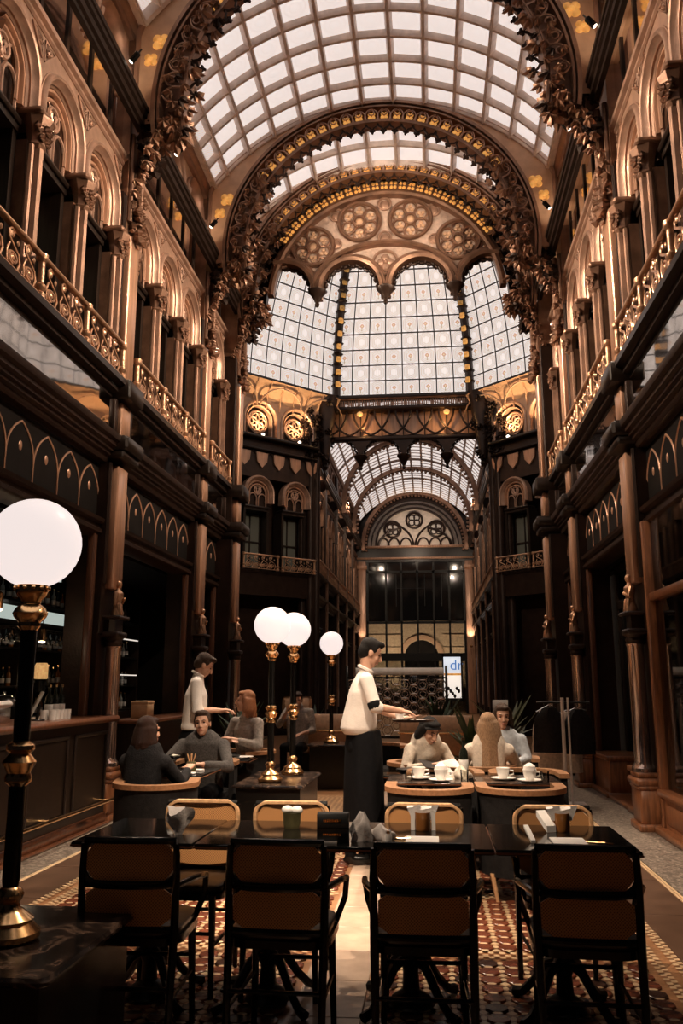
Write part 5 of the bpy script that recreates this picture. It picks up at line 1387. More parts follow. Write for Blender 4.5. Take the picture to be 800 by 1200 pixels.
wg = MB().lathe([(0, .004), (.028, 0), (.033, .08), (.031, .08), (.026, .01), (0, .01)], 12).mesh('water_glass', 'clear_glass')
for i, (x, y, w_) in enumerate(((-.185, 6.78, 'beside the plain cup on the aisle-side table'), (.24, 6.84, 'between the two coffee tables'), (.84, 6.78, 'at the right end of the coffee tables'))): 
    thing('water_glass', 'small clear water glass ' + w_, 'glass', (x, y, .72), me=wg)
crumple('napkin', 'crumpled cream napkin between the two coffee tables', (.22, 7.0, .72), .07, .08, 'knit_cream', 12)
crumple('napkin', 'crumpled grey napkin on the aisle-side coffee table by the bottle', (.12, 7.10, .72), .05, .06, 'linen_grey', 13)
# left table: coupe, jar with straws, napkins, cutlery
co = thing('cocktail_coupe', 'stemmed coupe glass with pale cocktail before the man in grey', 'glass', (-2.18, 7.28, .72))
put('glass', MB().lathe([(.035, 0), (.035, .004), (.006, .008), (.005, .08), (.012, .09), (.045, .115), (.054, .14), (.052, .14), (.042, .117), (.0, .094)], 18).mesh('glass', 'clear_glass'), co); put('drink', MB().lathe([(0, .096), (.041, .117), (.050, .134), (0, .134)], 18).mesh('drink', 'ceramic'), co)
js = thing('straw_jar', 'green jar holding pale wooden sticks before the man in grey', 'jar', (-2.02, 7.22, .72), me=MB().lathe([(0, .003), (.035, 0), (.042, .03), (.040, .08), (.034, .09), (.034, .02), (0, .01)], 14).mesh('straw_jar', 'food_green'))
b = MB()
for k in range(4): b.tube([(0, 0, .03), (.035*math.cos(k*1.6), .02*math.sin(k*1.6), .15)], .005, 5)
put('stick', b.mesh('sticks', 'blond_wood'), js, kind='stuff')
for i, (x, y, w_, d_) in enumerate(((-2.27, 7.16, .16, .07), (-2.05, 7.08, .2, .1), (-2.0, 7.36, .1, .06))): 
    thing('folded_napkin', 'white folded napkin on the left table, %s' % ('beside the cocktail glass', 'nearest its edge', 'behind the jar of sticks')[i], 'napkin', (x, y, .72), R(10 - 14*i), me=MB().box(-w_/2, w_/2, -d_/2, d_/2, 0, .014, .004).mesh('folded_napkin', 'linen'))
pt = MB().lathe([(0, 0), (.07, 0), (.12, .015), (.122, .02), (.07, .008), (0, .008)], 24).mesh('plate', 'ceramic')
for i, (x, y) in enumerate(((-2.20, 8.9), (-1.97, 8.95))):
    p_ = thing('plate', 'white plate on the small table before the red-haired woman, %s' % ('with food on it', 'nearer the lamps')[i], 'plate', (x, y, .69), me=pt)
    if i == 0: put('food', MB().ell((0, 0, .02), (.07, .05, .02), 10, 6).ell((.03, .03, .03), (.03, .03, .02), 8, 5).mesh('food', 'food_gold'), p_)
wb = bottle('dark', (.18, 7.62, .68), 'dark water bottle with a pale label beside the woman in the cap', 'table bottles', .95)
wb.location = (.25, 7.20, .72)
# ------------------------------------------------------------------ banquettes, screens, coat rack, plants
def banquette(x0, x1, y, label):
    t = thing('banquette', label, 'bench', ((x0+x1)/2, y, 0), 0); h = (x1-x0)/2
    put('backrest', MB().box(-h, h, -.06, .06, .38, .97, .03).mesh('backrest', 'leather_tan'), t)
    put('back_rail', MB().box(-h-.02, h+.02, -.075, .075, .70, .72, .005).mesh('back_rail', 'brass'), t)
    put('seat', MB().box(-h, h, .06, .55, .32, .46, .03).mesh('seat', 'leather_tan'), t); put('base', MB().box(-h+.03, h-.03, -.04, .5, 0, .34).mesh('base', 'dark_wood'), t)
banquette(-2.3, -.95, 13.9, 'tan leather banquette behind the far globe lamp'); banquette(-.50, .62, 13.4, 'tan leather banquette behind the woman in the black cap')
sc_ = thing('lattice_screen', 'tall black metal screen of interlocking rings before the street front', 'screen', (-.78, 19.5, 0))
hx = 1.12
b = MB()
for x in (-hx, hx): b.box(x-.03, x+.03, -.03, .03, 0, 1.85, .006)
b.box(-hx, hx, -.03, .03, 1.56, 1.60).box(-hx, hx, -.03, .03, .25, .30)
put('frame', b.mesh('frame', 'black_iron'), sc_)
put('header', MB().box(-hx + .2, hx - .05, -.035, .035, 1.64, 1.80, .006).mesh('header', 'linen'), sc_)
hexm = MB().tube([(.13*math.cos(R(60*k)), 0, .13*math.sin(R(60*k))) for k in range(6)], .014, 5, True).tube([(.07*math.cos(R(60*k + 30)), 0, .07*math.sin(R(60*k + 30))) for k in range(6)], .010, 5, True).mesh('lattice_ring', 'silver')
for i in range(11):
    for j in range(6): put('lattice_ring', hexm, sc_, (-hx + .11 + .20*i, 0, .42 + .20*j + .1*(i % 2)))
sign = thing('shop_screen', 'lit shop sign with blue letters above a display window across the passage end', 'sign', (XC + 1.75, 42.9, 0))
put('panel', MB().box(-.42, .42, -.03, .03, 1.95, 2.75, .01).mesh('panel', 'sign_screen'), sign)
put('display', MB().box(-.42, .42, -.03, .03, .75, 1.85, .01).mesh('display', 'strip_light'), sign)
put('amber_band', MB().box(-.42, .42, -.05, .0, 1.85, 1.95, .01).mesh('amber_band', 'amber_glow'), sign)
put('frame', MB().box(-.50, -.42, -.06, .06, .6, 2.9).box(.42, .50, -.06, .06, .6, 2.9).box(-.5, .5, -.06, .06, 2.75, 2.9).box(-.5, .5, -.06, .06, .6, .75).mesh('frame', 'black_iron'), sign)
tx = bpy.data.curves.new('letters', 'FONT'); tx.body = 'dr'; tx.size = .72; tx.extrude = .006; tx.materials.append(MATS['sign_blue'])
tmp = bpy.data.objects.new('letters_tmp', tx); COL.objects.link(tmp)
lme = bpy.data.meshes.new_from_object(tmp.evaluated_get(bpy.context.evaluated_depsgraph_get())); bpy.data.objects.remove(tmp)
put('letters', lme, sign, (-.12, -.05, 2.12), rot=(R(90), 0, 0))
gd = MB()
for k in range(7): gd.ell((-.3 + .1*k, -.06, .85 + .12*((k*3) % 4)), (.07, .03, .10), 8, 5)
put('goods', gd.mesh('goods', 'garment_dark'), sign, kind='stuff')
rack = thing('coat_rack', 'chrome coat rack hung with dark coats by the right wall', 'coat rack', (1.60, 11.0, 0))
b = MB().tube([(0, -.08, 0), (0, -.08, 1.28)], .022, 8).tube([(.07, -.08, 0), (.07, -.08, 1.28)], .014, 8).box(-.2, .25, -.2, .2, 0, .02, .006)
put('stand', b.mesh('stand', 'linen'), rack)  # white colour stands in for the bright shine of the chrome posts
put('rail', MB().tube([(-.30, 0, 1.22), (.34, 0, 1.22)], .012, 8).mesh('rail', 'black_iron'), rack)
def garment(x, y, w_, z0, z1, mat, lab, sd):
    rnd = random.Random(sd); rs = []
    for j in range(8):
        t = j/7; z = z0 + (z1 - z0)*t; row = []
        wj = w_*(1 - .15*t) if t < .8 else w_*(1 - .15*.8)*(1 - (t-.8)*3.2)
        for i in range(14):
            a = 2*PI*i/14; k = 1 + .14*math.sin(a*4 + t*2 + sd)
            row.append((wj*k*math.cos(a), .09*k*math.sin(a), z))
        rs.append(row)
    g_ = thing('coat', lab, 'coat', (x, y, 0), 0, me=MB().rings(rs).mesh('coat', mat))
    put('hanger', MB().tube([(-.1, 0, z1 - .02), (0, 0, z1 + .03), (.1, 0, z1 - .02)], .008, 5).tube([(0, 0, z1 + .03), (0, 0, z1 + .09)], .005, 5).mesh('hanger', 'silver'), g_)
garment(1.45, 11.0, .19, .62, 1.16, 'garment_dark', 'long black coat hanging left of the rack posts', 1); garment(1.80, 11.02, .17, .60, 1.14, 'garment_dark', 'dark coat hanging right of the rack posts', 2)
garment(1.42, 11.24, .17, .36, 1.12, 'garment_pale', 'long pale garment showing below the black coat', 3)
garment(1.72, 11.26, .15, .36, 1.10, 'garment_pale', 'second long pale garment behind the rack posts', 6)
def plant(loc, label, n, hgt, spread, mat, pot=True, sd=1):
    rnd = random.Random(sd); t = thing('potted_plant', label, 'plant', loc)
    if pot: put('pot', MB().lathe([(0, 0), (.12, 0), (.16, .26), (.17, .30), (.14, .30), (.12, .05)], 14).mesh('pot', 'terracotta'), t)
    z0 = .28 if pot else 0
    lf = MB().rings([[(0, -.004, 0), (0, .004, 0)], [(-.03, 0, .10), (.03, 0, .10)], [(-.036, .02, .2), (.036, .02, .2)], [(-.004, .06, .32), (.004, .06, .32)]], False, False).mesh('leaf', mat)
    for i in range(n):
        a = 2.4*i; k = rnd.random()
        put('leaf', lf, t, (.04*math.cos(a), .04*math.sin(a), z0 + .3*k*hgt), rot=(R(-18 - 50*rnd.random()), 0, a), sc=(1.1, 1, hgt*(1.0 + .9*rnd.random()) * (1 if spread < 1 else spread)))
plant((.55, 11.9, 0), 'leafy green plant in a terracotta pot behind the seated women', 46, 1.15, 1, 'leaf_green', True, 2)
plant((1.15, 13.9, 0), 'larger leafy plant beside the far right octagon pier', 40, 1.35, 1, 'leaf_olive', True, 3)
plant((-2.95, 13.25, 0), 'tall dark leafy plant behind the red-haired woman', 46, 1.35, 1, 'leaf_green', True, 4)
plant((-2.2, 16.0, 0), 'leafy plant left of the lattice screen', 34, 1.3, 1, 'leaf_green', True, 5)
plant((.15, 17.5, 0), 'leafy plant standing at the right edge of the lattice screen', 34, 1.4, 1, 'leaf_green', True, 6)
ms = thing('menu_stand', 'pale menu board on a stand behind the woman in the pale jacket', 'menu stand', (.98, 12.6, 0))
put('board', MB().box(-.11, .11, -.012, .012, .92, 1.22, .004).mesh('board', 'paper'), ms); put('pole', MB().tube([(0, 0, 0), (0, 0, .93)], .012, 6).lathe([(.13, 0), (.13, .012), (.02, .02)], 14).mesh('pole', 'black_iron'), ms)
# spot lamps on the beams
can = MB().lathe([(.032, -.07), (.036, -.065), (.036, .06), (.02, .075)], 12).mesh('lamp_can', 'black_paint'); lens = MB().lathe([(.0, -.072), (.031, -.071)], 12)
lens_me = MB().ell((0, 0, -.068), (.030, .030, .012), 12, 6).mesh('bulb', 'lamp_bulb'); arm_me = MB().tube([(0, 0, .05), (0, 0, .13)], .010, 6).mesh('arm', 'black_paint')
SN = 0
for sd, nm in ((-1, 'left'), (1, 'right')):
    for y, w_, ty, k_, cone in ((1.2, 'added out of view over the camera end', 6.3, 2.8, 27), (6.9, 'above the nearest bay', 4.9, .8, 34), (8.4, 'just before the first rib', 7.0, .9, 36), (10.2, 'just beyond the first rib', 8.3, 1., 36), (12.1, 'just before the second rib', 9.3, .8, 40), (14.0, 'above the short far bay', 11.6, .8, 44)):  # the pair over the camera end is added to light the rear chairs
        x = XC + sd*2.62
        s_ = thing('spotlight', 'small black spotlight on the %s beam %s' % (nm, w_), 'spotlight', (x, y, 8.68))
        s_.rotation_euler = (0, R(sd*(-38)), 0)
        put('lamp_can', can, s_); put('bulb', lens_me, s_); put('arm', arm_me, s_)
        if y > 2:
            spot(None, (x + sd*.03, y, 8.62), (XC + sd*3.0, y + .5, 9.6), SPOT_UP, 120, blend=1.)
            spot(None, (x - sd*.04, y, 8.60), (XC - sd*3.0, y + .6, 6.3), SPOT_CROSS, 66, blend=1.)
        spot(None, (x - sd*.05, y, 8.60), (XC - sd*.9 if y < 9.5 else XC + sd*(1.7 if y > 13 else .7), ty, .7), SPOT_DOWN * k_, cone, blend=.45)
for sd in (-1, 1): spot(None, (XC + sd*2.45, 10.2, 8.6), (XC - sd*.3, 14.7, 9.7), 900, 44, blend=1.)
# warm uplights: octagon galleries and pilasters of the end wall
for k in (45, 135):
    o, rz = face_frame(k); M_ = Matrix.Translation(o) @ Matrix.Rotation(rz, 4, 'Z')
    for c in (-.66, .66):
        p = M_ @ Vector((c, .12, 8.58))
        u_ = thing('uplight', 'small uplight on the octagon gallery rail under the %s lunette on the %s' % ('inner' if (c < 0) == (k == 135) else 'outer', 'left' if k == 135 else 'right'), 'spotlight', p, me=MB().lathe([(.04, -.06), (.05, 0), (.04, .01)], 10).ell((0, 0, .01), (.035, .035, .015), 8, 4).mesh('uplight', 'lamp_bulb'))
        spot(None, p + Vector((0, 0, .06)), M_ @ Vector((c, -.1, 9.9)), 150, 120, color=(1, .66, .34))
for sx in (-1, 1):
    thing('wall_lamp', 'small uplight against the %s pilaster of the end wall' % ('left' if sx < 0 else 'right'), 'lamp', (XC + sx*2.72, YB1 - .45, 3.3), me=MB().lathe([(.05, -.1), (.07, 0), (.05, .02)], 10).mesh('wall_lamp', 'brass'))
    spot(None, (XC + sx*2.72, YB1 - .45, 3.4), (XC + sx*2.72, YB1 - .1, 6), 260 if sx > 0 else 110, 70)
for y in (28, 33, 38):
    for sx in (-1, 1): spot(None, (XC + sx*2.3, y, 8.6), (XC + sx*3., y + 1, 7), 220, 130)
o, rz = face_frame(90)
for u in (-1.3, 1.3): point((XC + u, o[1] - .25, 9.45), 14, (1, .55, .2))
# lamps inside the bar
point((XL - .5, 7.9, 2.05), 5, (1, .72, .45)); point((XL - 1.3, 10.6, 1.9), 3, (1, .7, .45)); point((XL - 1.5, 8.7, 1.5), 2)
# ------------------------------------------------------------------ people: each garment and the skin grown as one continuous surface
def fuse(b, name, mat, voxel=.011, smooth=3):
    me = b.mesh(name, mat, 0)
    o = bpy.data.objects.new('fuse_tmp', me); COL.objects.link(o)
    m = o.modifiers.new('r', 'REMESH'); m.mode = 'VOXEL'; m.voxel_size = voxel; m.use_smooth_shade = True
    if smooth:
        s_ = o.modifiers.new('s', 'SMOOTH'); s_.iterations = smooth; s_.factor = .5
    dg = bpy.context.evaluated_depsgraph_get(); dg.update()
    out = bpy.data.meshes.new_from_object(o.evaluated_get(dg)); out.name = name
    out.materials.clear(); out.materials.append(MATS[mat])
    out.polygons.foreach_set('use_smooth', [True]*len(out.polygons))
    bpy.data.objects.remove(o)
    return out
def hand(b, wrist, d, n, curl, side, sp=1.):
    """palm, four unequal bent fingers and a thumb leaving the side of the palm"""
    w = Vector(wrist); d = Vector(d).normalized(); n = Vector(n); n = (n - d*n.dot(d)).normalized(); t = d.cross(n)*side
    b.ell(w + d*.045, (.038, .050, .017), 10, 6, Matrix((t, d, n)).transposed())
    for k, L in enumerate((.070, .080, .075, .058)):
        p0 = w + d*.078 + t*(.029 - .0195*k)*sp; p1 = p0 + (d*math.cos(curl*.5) - n*math.sin(curl*.5))*L*.5; p2 = p1 + (d*math.cos(curl*1.3) - n*math.sin(curl*1.3))*L*.5
        b.cone(p0 - d*.02, p1, .0098, .0088, 8).cone(p1, p2, .0088, .0072, 8)
    p0 = w + d*.025 + t*.030; p1 = p0 + d*.030 + t*.026 - n*.012; p2 = p1 + d*.030 + t*.004 - n*.014
    b.cone(p0, p1, .0125, .0105, 8).cone(p1, p2, .0105, .0085, 8)
def person(label, loc, rz, J, cloth, sleeve, trousers, hair, hs, yaw=0, pitch=0, roll=0, seated=True, scale=1., female=False, cuff=1., eyes=True, extra=None, look_hands=(.5, .5)):
    """J gives joints in the body's own axes (faces +y); missing ones fall back on a sitting or standing rest pose"""
    t = thing('person', label, 'person', loc, rz); t.scale = (scale,)*3
    hz = .50 if seated else .94
    w = .165 if female else .19
    lean = J.get('lean', .04)
    base = dict(hip=(0, 0, hz), chest=(0, lean, hz + .36), neck=(0, lean*1.4, hz + (.55 if seated else .585)), head=(0, lean*1.4 + .03, hz + .76),
                sl=(-w, lean*1.2, hz + (.51 if seated else .535)), sr=(w, lean*1.2, hz + (.51 if seated else .535)),
                el=(-w - .06, lean + .05, hz + .23), er=(w + .06, lean + .05, hz + .23), wl=(-.13, .28, hz + .20), wr=(.13, .28, hz + .20),
                kl=(-.12, .42, .50) if seated else (-.10, .03, .50), kr=(.12, .42, .50) if seated else (.10, .03, .50),
                al=(-.12, .42, .09) if seated else (-.11, -.02, .09), ar=(.12, .42, .09) if seated else (.11, -.02, .09))
    base.update({k: v for k, v in J.items() if k not in ('lean', 'torso')})
    V = {k: Vector(v) for k, v in base.items()}
    hr = Matrix.Rotation(yaw, 3, 'Z') @ Matrix.Rotation(pitch, 3, 'X') @ Matrix.Rotation(roll, 3, 'Y')
    H = V['head']; hp = lambda x, y, z: H + hr @ Vector((x, y, z))
    k = .93 if female else 1.
    # skin
    b = MB()
    b.ell(hp(0, -.012, .035), (.073*k, .092*k, .088*k), 16, 12, hr).ell(hp(0, .022, -.030), (.056*k, .066*k, .080*k), 14, 10, hr)
    b.ell(hp(0, .050, -.082), (.030, .030, .024), 10, 8, hr).ell(hp(0, .068, .030), (.050, .020, .014), 10, 6, hr)
    b.ell(hp(-.034, .058, -.022), (.022, .018, .020), 8, 6, hr).ell(hp(.034, .058, -.022), (.022, .018, .020), 8, 6, hr)
    b.cone(hp(0, .083, .020), hp(0, .104, -.022), .009, .0135, 8); b.ell(hp(0, .090, -.028), (.017, .012, .009), 8, 6, hr)
    b.ell(hp(0, .078, -.056), (.024, .012, .013), 8, 6, hr)
    for sx in (-1, 1): b.ell(hp(sx*.073*k, -.008, -.004), (.010, .022, .031), 8, 6, hr)
    b.cone(hp(0, -.025, -.05), V['neck'] + Vector((0, 0, -.03)), .047*k, .056*k, 12)
    arms = (('sl', 'el', 'wl', -1), ('sr', 'er', 'wr', 1))
    for s_, e_, w_, sd in arms:
        b.cone(V[e_].lerp(V[s_], .35), V[e_], .042*k, .038*k, 10).cone(V[e_], V[w_], .040*k, .026*k, 10)
        d = (V[w_] - V[e_]).normalized()
        hd = J.get('h' + w_[1], None); d2 = Vector(hd) if hd else d
        hand(b, V[w_], d2, J.get('n' + w_[1], (0, 0, 1)), look_hands[0 if sd < 0 else 1], J.get('side' + w_[1], -sd))
    body = put('body', fuse(b, 'body', 'skin', .0065, 2), t)
    e = MB()
    for sx in (-1, 1): e.ell(hp(sx*.030, .071, .010), (.0105, .006, .0062), 8, 6, hr)
    put('eyes', e.mesh('eyes', 'hair_black'), body)
    for sx in (-1, 1): put('eyebrow', MB().tube([hp(sx*.014, .086, .030), hp(sx*.030, .084, .036), hp(sx*.046, .070, .030)], .0034, 6).mesh('eyebrow', hair), body)
    put('lips', MB().ell(hp(0, .087, -.052), (.020, .006, .0045), 10, 6, hr).ell(hp(0, .086, -.061), (.017, .007, .0055), 10, 6, hr).mesh('lips', 'lip'), body)
    # hair
    b = MB()
    b.ell(hp(0, -.026, .058), (.080*k, .092*k, .078*k), 16, 10, hr)
    b.ell(hp(0, -.055, .01), (.074*k, .062*k, .085*k), 14, 10, hr)
    if hs == 'short':
        b.ell(hp(0, .030, .098), (.062, .058, .032), 12, 8, hr).ell(hp(.02, .05, .104), (.04, .04, .026), 10, 6, hr)
        for sx in (-1, 1): b.ell(hp(sx*.066, .0, .035), (.015, .034, .035), 8, 6, hr)
    else:
        b.ell(hp(0, .028, .088), (.066, .052, .030), 12, 8, hr)
        for sx in (-1, 1): b.ell(hp(sx*.066, -.014, .02), (.022, .040, .060), 10, 8, hr)
        L = {'bob': .12, 'long': .30, 'verylong': .42}[hs]
        n = 11
        for i in range(n):
            a = R(-78 + 156*i/(n - 1)); x, y = .070*math.sin(a), -.018 - .066*math.cos(a)
            dn = L*(1 if abs(a) < 1.2 else .8) + .03*math.sin(i*2.3)
            p = [hp(x, y, .02), hp(x*1.18, y*1.12, -.08)]
            e0 = p[1] + Vector((.012*math.sin(i*1.9), -.015 - (.045*math.cos(a) if hs != 'bob' else 0), -max(.02, dn - .08)))
            b.cone(p[0], p[1], .034, .036 if hs != 'bob' else .042, 8).cone(p[1], e0, .036,   .028 if hs == 'bob' else .032, 8)
    put('hair', fuse(b, 'hair', hair, .0085, 2), t)
    # shirt with sleeves down to the cuffs
    b = MB()
    hip, ch, nk = V['hip'], V['chest'], V['neck']
    up = (ch - hip)
    if female:
        secs = ((hip + Vector((0, 0, -.10)), .165, .118), (hip, .165, .118), (hip + up*.35, .138, .102), (hip + up*.75, .152, .112), (ch + Vector((0, 0, .06)), .152, .105), (ch + Vector((0, 0, .13)), .125, .080), (ch + Vector((0, 0, .18)), .06, .05))
    else:
        secs = J.get('torso') or ((hip + Vector((0, 0, -.12 if seated else .06)), .165, .115), (hip + Vector((0, 0, 0 if seated else .10)), .172, .122), (hip + up*.35, .170, .122), (hip + up*.75, .185, .126), (ch + Vector((0, 0, .06)), .190, .118), (ch + Vector((0, 0, .13)), .155, .088), (ch + Vector((0, 0, .19)), .07, .06))
    b.rings([[(c[0] + rx*math.copysign(abs(math.cos(2*PI*q/24))**.85, math.cos(2*PI*q/24)), c[1] + ry*math.copysign(abs(math.sin(2*PI*q/24))**.85, math.sin(2*PI*q/24)), c[2]) for q in range(24)] for c, rx, ry in secs])
    for s_ in ('sl', 'sr'): b.cone(nk + Vector((0, -.01, -.03)), V[s_] + Vector((0, 0, .01)), .058, .056, 10)
    b.cone(V['sl'], V['sr'], .062, .062, 10).cone(nk + Vector((0, -.01, -.05)), nk + Vector((0, .0, .025)), .085, .060, 12)
    for s_, e_, w_, sd in arms:
        b.cone(V[s_], V[e_], .066*k, .054*k, 12)
        if cuff > .02: b.cone(V[e_], V[e_].lerp(V[w_], cuff*.93), .055*k, (.055 - .017*cuff)*k, 12)
    if extra: extra(b, V)
    put('shirt', fuse(b, 'shirt', cloth, .012, 4), t)
    if sleeve:
        for s_, e_, w_, sd in arms:
            d = (V[e_] - V[s_]).normalized(); c = V[e_] - d*.012
            put('cuff_band', MB().cone(c - d*.012, c + d*.002, .058*k, .057*k, 14).mesh('cuff_band', sleeve), t)
    # collar
    cl = MB(); cl.tube([nk + Vector((.058*math.sin(R(a)), .058*math.cos(R(a)) ,   .045 - .03*math.cos(R(a)))) for a in range(25, 336, 20)], .016, 6)
    put('collar', cl.mesh('collar', cloth), t)
    # trousers and shoes
    b = MB()
    b.ell(hip + Vector((0, -.01, -.02)), (.165, .125, .12), 14, 8)
    for a_, kn, an in ((-.085, 'kl', 'al'), (.085, 'kr', 'ar')):
        h0 = hip + Vector((a_, 0, -.04)); b.cone(h0, V[kn], .094, .066, 12).cone(V[kn], V[an], .064, .050, 12)
    put('trousers', fuse(b, 'trousers', trousers, .013, 3), t)
    sh = MB()
    for an in ('al', 'ar'):
        a = V[an]; sh.ell(Vector((a.x, a.y + .06, .042)), (.045, .125, .042), 12, 8).cone(Vector((a.x, a.y, .10)), Vector((a.x, a.y, .05)), .045, .045, 10)
    put('shoes', fuse(sh, 'shoes', 'black_paint', .011, 2), t)
    return t
# waiter with the tray, in profile
wt = person('waiter in white shirt and black apron carrying a tray past the tables', (-.60, 7.40, 0), R(-82),
    dict(lean=.03, torso=[((0, y, z), rx, ry) for y, z, rx, ry in ((-.02, 1.03, .165, .125), (-.025, 1.08, .19, .155), (-.015, 1.16, .185, .148), (.0, 1.26, .182, .135), (.015, 1.38, .190, .122), (.02, 1.46, .16, .095), (.025, 1.53, .07, .06))], head=(0, .085, 1.705), er=(.25, .10, 1.26), wr=(.17, .33, 1.225), el=(-.25, .12, 1.24), wl=(-.12, .36, 1.16), hr=(-.1, 1, -.2), nr=(0, .2, 1), hl=(.3, 1, 0), nl=(0, 0, -1), kl=(-.10, .06, .50), kr=(.09, -.02, .50), al=(-.10, .03, .09), ar=(.09, -.10, .09)),
    'shirt_white', 'trousers_black', 'trousers_black', 'hair_black', 'short', R(6), R(-24), 0, False, 1.0, False, .12,
    look_hands=(.3, .9))
ap = MB()
ap.rings([[(.20*kx*math.cos(R(a)), .02 + (.155*ky)*math.sin(R(a)) + .012*math.sin(R(a*5)), z) for a in range(0, 360, 15)] for z, kx, ky in ((1.06, .84, .84), (.95, .95, .95), (.6, 1.02, 1.02), (.26, 1.06, 1.08))])
put('apron', ap.mesh('apron', 'trousers_black'), wt)
tr = thing('serving_tray', 'small dark serving tray held out by the waiter', 'tray', (-.16, 7.40, 1.135), me=MB().lathe([(0, 0), (.17, 0), (.185, .018), (.18, .018), (.165, .006), (0, .006)], 28).mesh('serving_tray', 'bronze_dark'))
for i, (x, y, w_) in enumerate(((-.27, 7.40, 'next to the waiter'), (-.12, 7.36, 'at the outer edge'))):
    s_ = thing('saucer', 'white saucer on the serving tray %s' % w_, 'saucer', (x, y, 1.142), 0, me=sau_me); s_.scale = (.9,)*3
c_ = thing('coffee_cup', 'white cup on the serving tray next to the waiter', 'cup', (-.27, 7.40, 1.15), 0, me=cup_me); put('cup_handle', hd_me, c_)
# waiter behind
w2 = person('waiter in white shirt with dark tie standing behind the man in grey, head bowed', (-2.44, 8.72, 0), R(-78),
    dict(lean=.03, head=(0, .10, 1.655), er=(.24, .06, 1.20), wr=(.12, .28, 1.20), el=(-.24, .08, 1.20), wl=(-.06, .30, 1.19), hr=(-.2, 1, .1), hl=(.2, 1, .1)),
    'shirt_white', None, 'trousers_black', 'hair_brown', 'short', R(8), R(-32), 0, False, .985, False, .10, look_hands=(.8, .9))
put('tie', MB().rings([[(-.02, .125, 1.46), (.02, .125, 1.46), (.02, .14, 1.46), (-.02, .14, 1.46)], [(-.03, .155, 1.2), (.03, .155, 1.2), (.03, .17, 1.2), (-.03, .17, 1.2)], [(-.005, .15, 1.13), (.005, .15, 1.13), (.005, .16, 1.13), (-.005, .16, 1.13)]]).mesh('tie', 'trousers_black'), w2)
def seated(label, loc, rz, J, cloth, hair, hs, **k): return person(label, loc, rz, J, cloth, k.pop('sleeve', None), k.pop('tr', 'trousers_black'), hair, hs, **k)
seated('man in dark grey sweater seated at the left table, chin raised', (-2.14, 8.18, 0), R(180), dict(lean=.14, head=(0, .20, 1.10), neck=(0, .17, .92), sl=(-.20, .15, .90), sr=(.20, .15, .90), er=(.36, .32, .70), wr=(.34, .52, .79), el=(-.30, .34, .72), wl=(-.10, .50, .755), hr=(0, .3, 1)), 'sweater_grey', 'hair_brown', 'short', yaw=R(4), pitch=R(4), roll=R(5), cuff=.95, scale=.98)
seated('dark-haired woman in black with her back to the camera at the left table', (-2.20, 6.46, 0), R(-12), dict(lean=.06, head=(0, .10, 1.08), neck=(0, .08, .90), sl=(-.165, .07, .86), sr=(.165, .07, .86), er=(.23, .22, .70), wr=(.16, .46, .78), el=(-.22, .2, .72), wl=(-.1, .42, .76)), 'garment_dark', 'hair_auburn', 'bob', female=True, yaw=R(-15), scale=1.0, cuff=.9)
seated('red-haired woman in grey blouse with folded hands, looking left', (-1.98, 9.42, 0), R(150), dict(lean=.06, hip=(0, 0, .58), chest=(0, .06, .90), neck=(0, .08, 1.06), head=(0, .10, 1.255), sl=(-.17, .07, 1.03), sr=(.17, .07, 1.03), er=(.24, .14, .80), wr=(.04, .30, .84), el=(-.24, .14, .80), wl=(-.03, .33, .87), hr=(-1, .2, .2), hl=(1, .2, .2)), 'shirt_grey', 'hair_red', 'bob', female=True, yaw=R(-62), pitch=R(4), cuff=.75)
cap_w = seated('woman in black cap and cream jacket bent over a menu', (-.13, 8.30, 0), R(206), dict(lean=.16, head=(0, .25, 1.02), neck=(0, .20, .88), sl=(-.165, .17, .85), sr=(.165, .17, .85), er=(.25, .24, .68), wr=(.10, .46, .74), el=(-.25, .24, .68), wl=(-.12, .46, .72)), 'knit_cream', 'hair_black', 'bob', female=True, pitch=R(-30), yaw=R(12), cuff=.92)
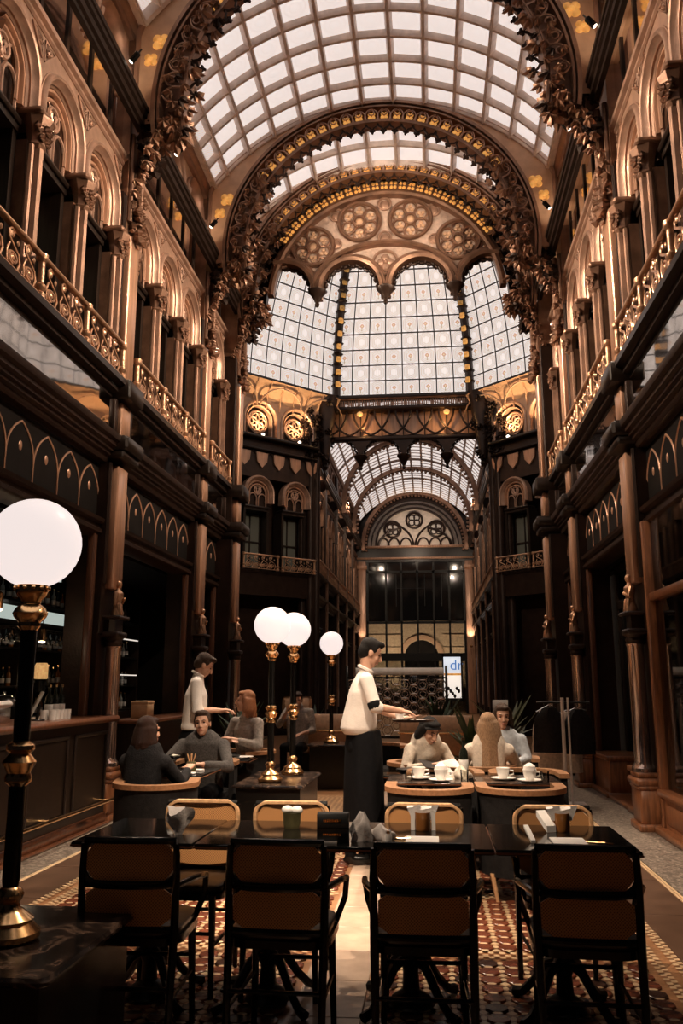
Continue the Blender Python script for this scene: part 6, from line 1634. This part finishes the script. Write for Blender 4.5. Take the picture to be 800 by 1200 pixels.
cp_ = MB().ell((0, .225, 1.085), (.088, .10, .062), 16, 8).rings([[(x*.075, .235 + .07*math.sqrt(max(0, 1 - x*x*.6)), 1.07), (x*.075, .25 + .12*math.sqrt(max(0, 1 - x*x*.6)), 1.045), (x*.075, .25 + .12*math.sqrt(max(0, 1 - x*x*.6)), 1.038), (x*.075, .235 + .07*math.sqrt(max(0, 1 - x*x*.6)), 1.06)] for x in (-1, -.6, -.2, .2, .6, 1)])
put('cap', cp_.mesh('cap', 'black_fabric'), cap_w)
mn = thing('menu_book', 'open menu with pale pages held by the woman in the cap', 'menu', (.06, 7.80, .735), R(20))
put('page', MB().rings([[(-.16, -.10, .0), (0, -.10, -.03), (0, .10, .02), (-.16, .10, .05)], [(-.16, -.10, .006), (0, -.10, -.024), (0, .10, .026), (-.16, .10, .056)]]).mesh('page', 'card_black'), mn)
put('page', MB().rings([[(.0, -.10, -.03), (.17, -.10, .0), (.17, .10, .05), (0, .10, .02)], [(.0, -.10, -.024), (.17, -.10, .006), (.17, .10, .056), (0, .10, .026)]]).mesh('page_b', 'linen'), mn)
seated('woman with long fair hair and cream sweater seen from behind', (.50, 7.92, 0), R(-6), dict(lean=.06, head=(0, .08, 1.07), neck=(0, .07, .90), sl=(-.17, .06, .86), sr=(.17, .06, .86), er=(.25, .20, .70), wr=(.12, .42, .74), el=(-.26, .18, .70), wl=(-.16, .42, .74)), 'knit_cream', 'hair_fair', 'verylong', female=True, cuff=.92, roll=R(-4))
seated('woman with long dark hair in a pale blue jacket facing the camera', (.72, 8.92, 0), R(172), dict(lean=.08, head=(0, .14, 1.13), neck=(0, .11, .94), sl=(-.17, .09, .90), sr=(.17, .09, .90)), 'jacket_pale', 'hair_brown', 'long', female=True, yaw=R(10), pitch=R(-10), cuff=.9)
seated('small distant person in grey leaning back among tan cushions, arm raised', (-2.10, 13.55, 0), R(176), dict(lean=-.04, hip=(0, 0, .52), head=(0, .02, 1.19), er=(.27, .12, .82), wr=(.12, .24, 1.02), hr=(-.4, .2, 1)), 'shirt_grey', 'hair_brown', 'short', cuff=.4, yaw=R(10), pitch=R(-14))
thing('cushion', 'tan square cushion behind the small distant person', 'cushion', (-2.14, 13.74, .97), R(4), me=MB().box(-.24, .24, -.05, .05, -.22, .28, .05).mesh('cushion', 'leather_tan'))
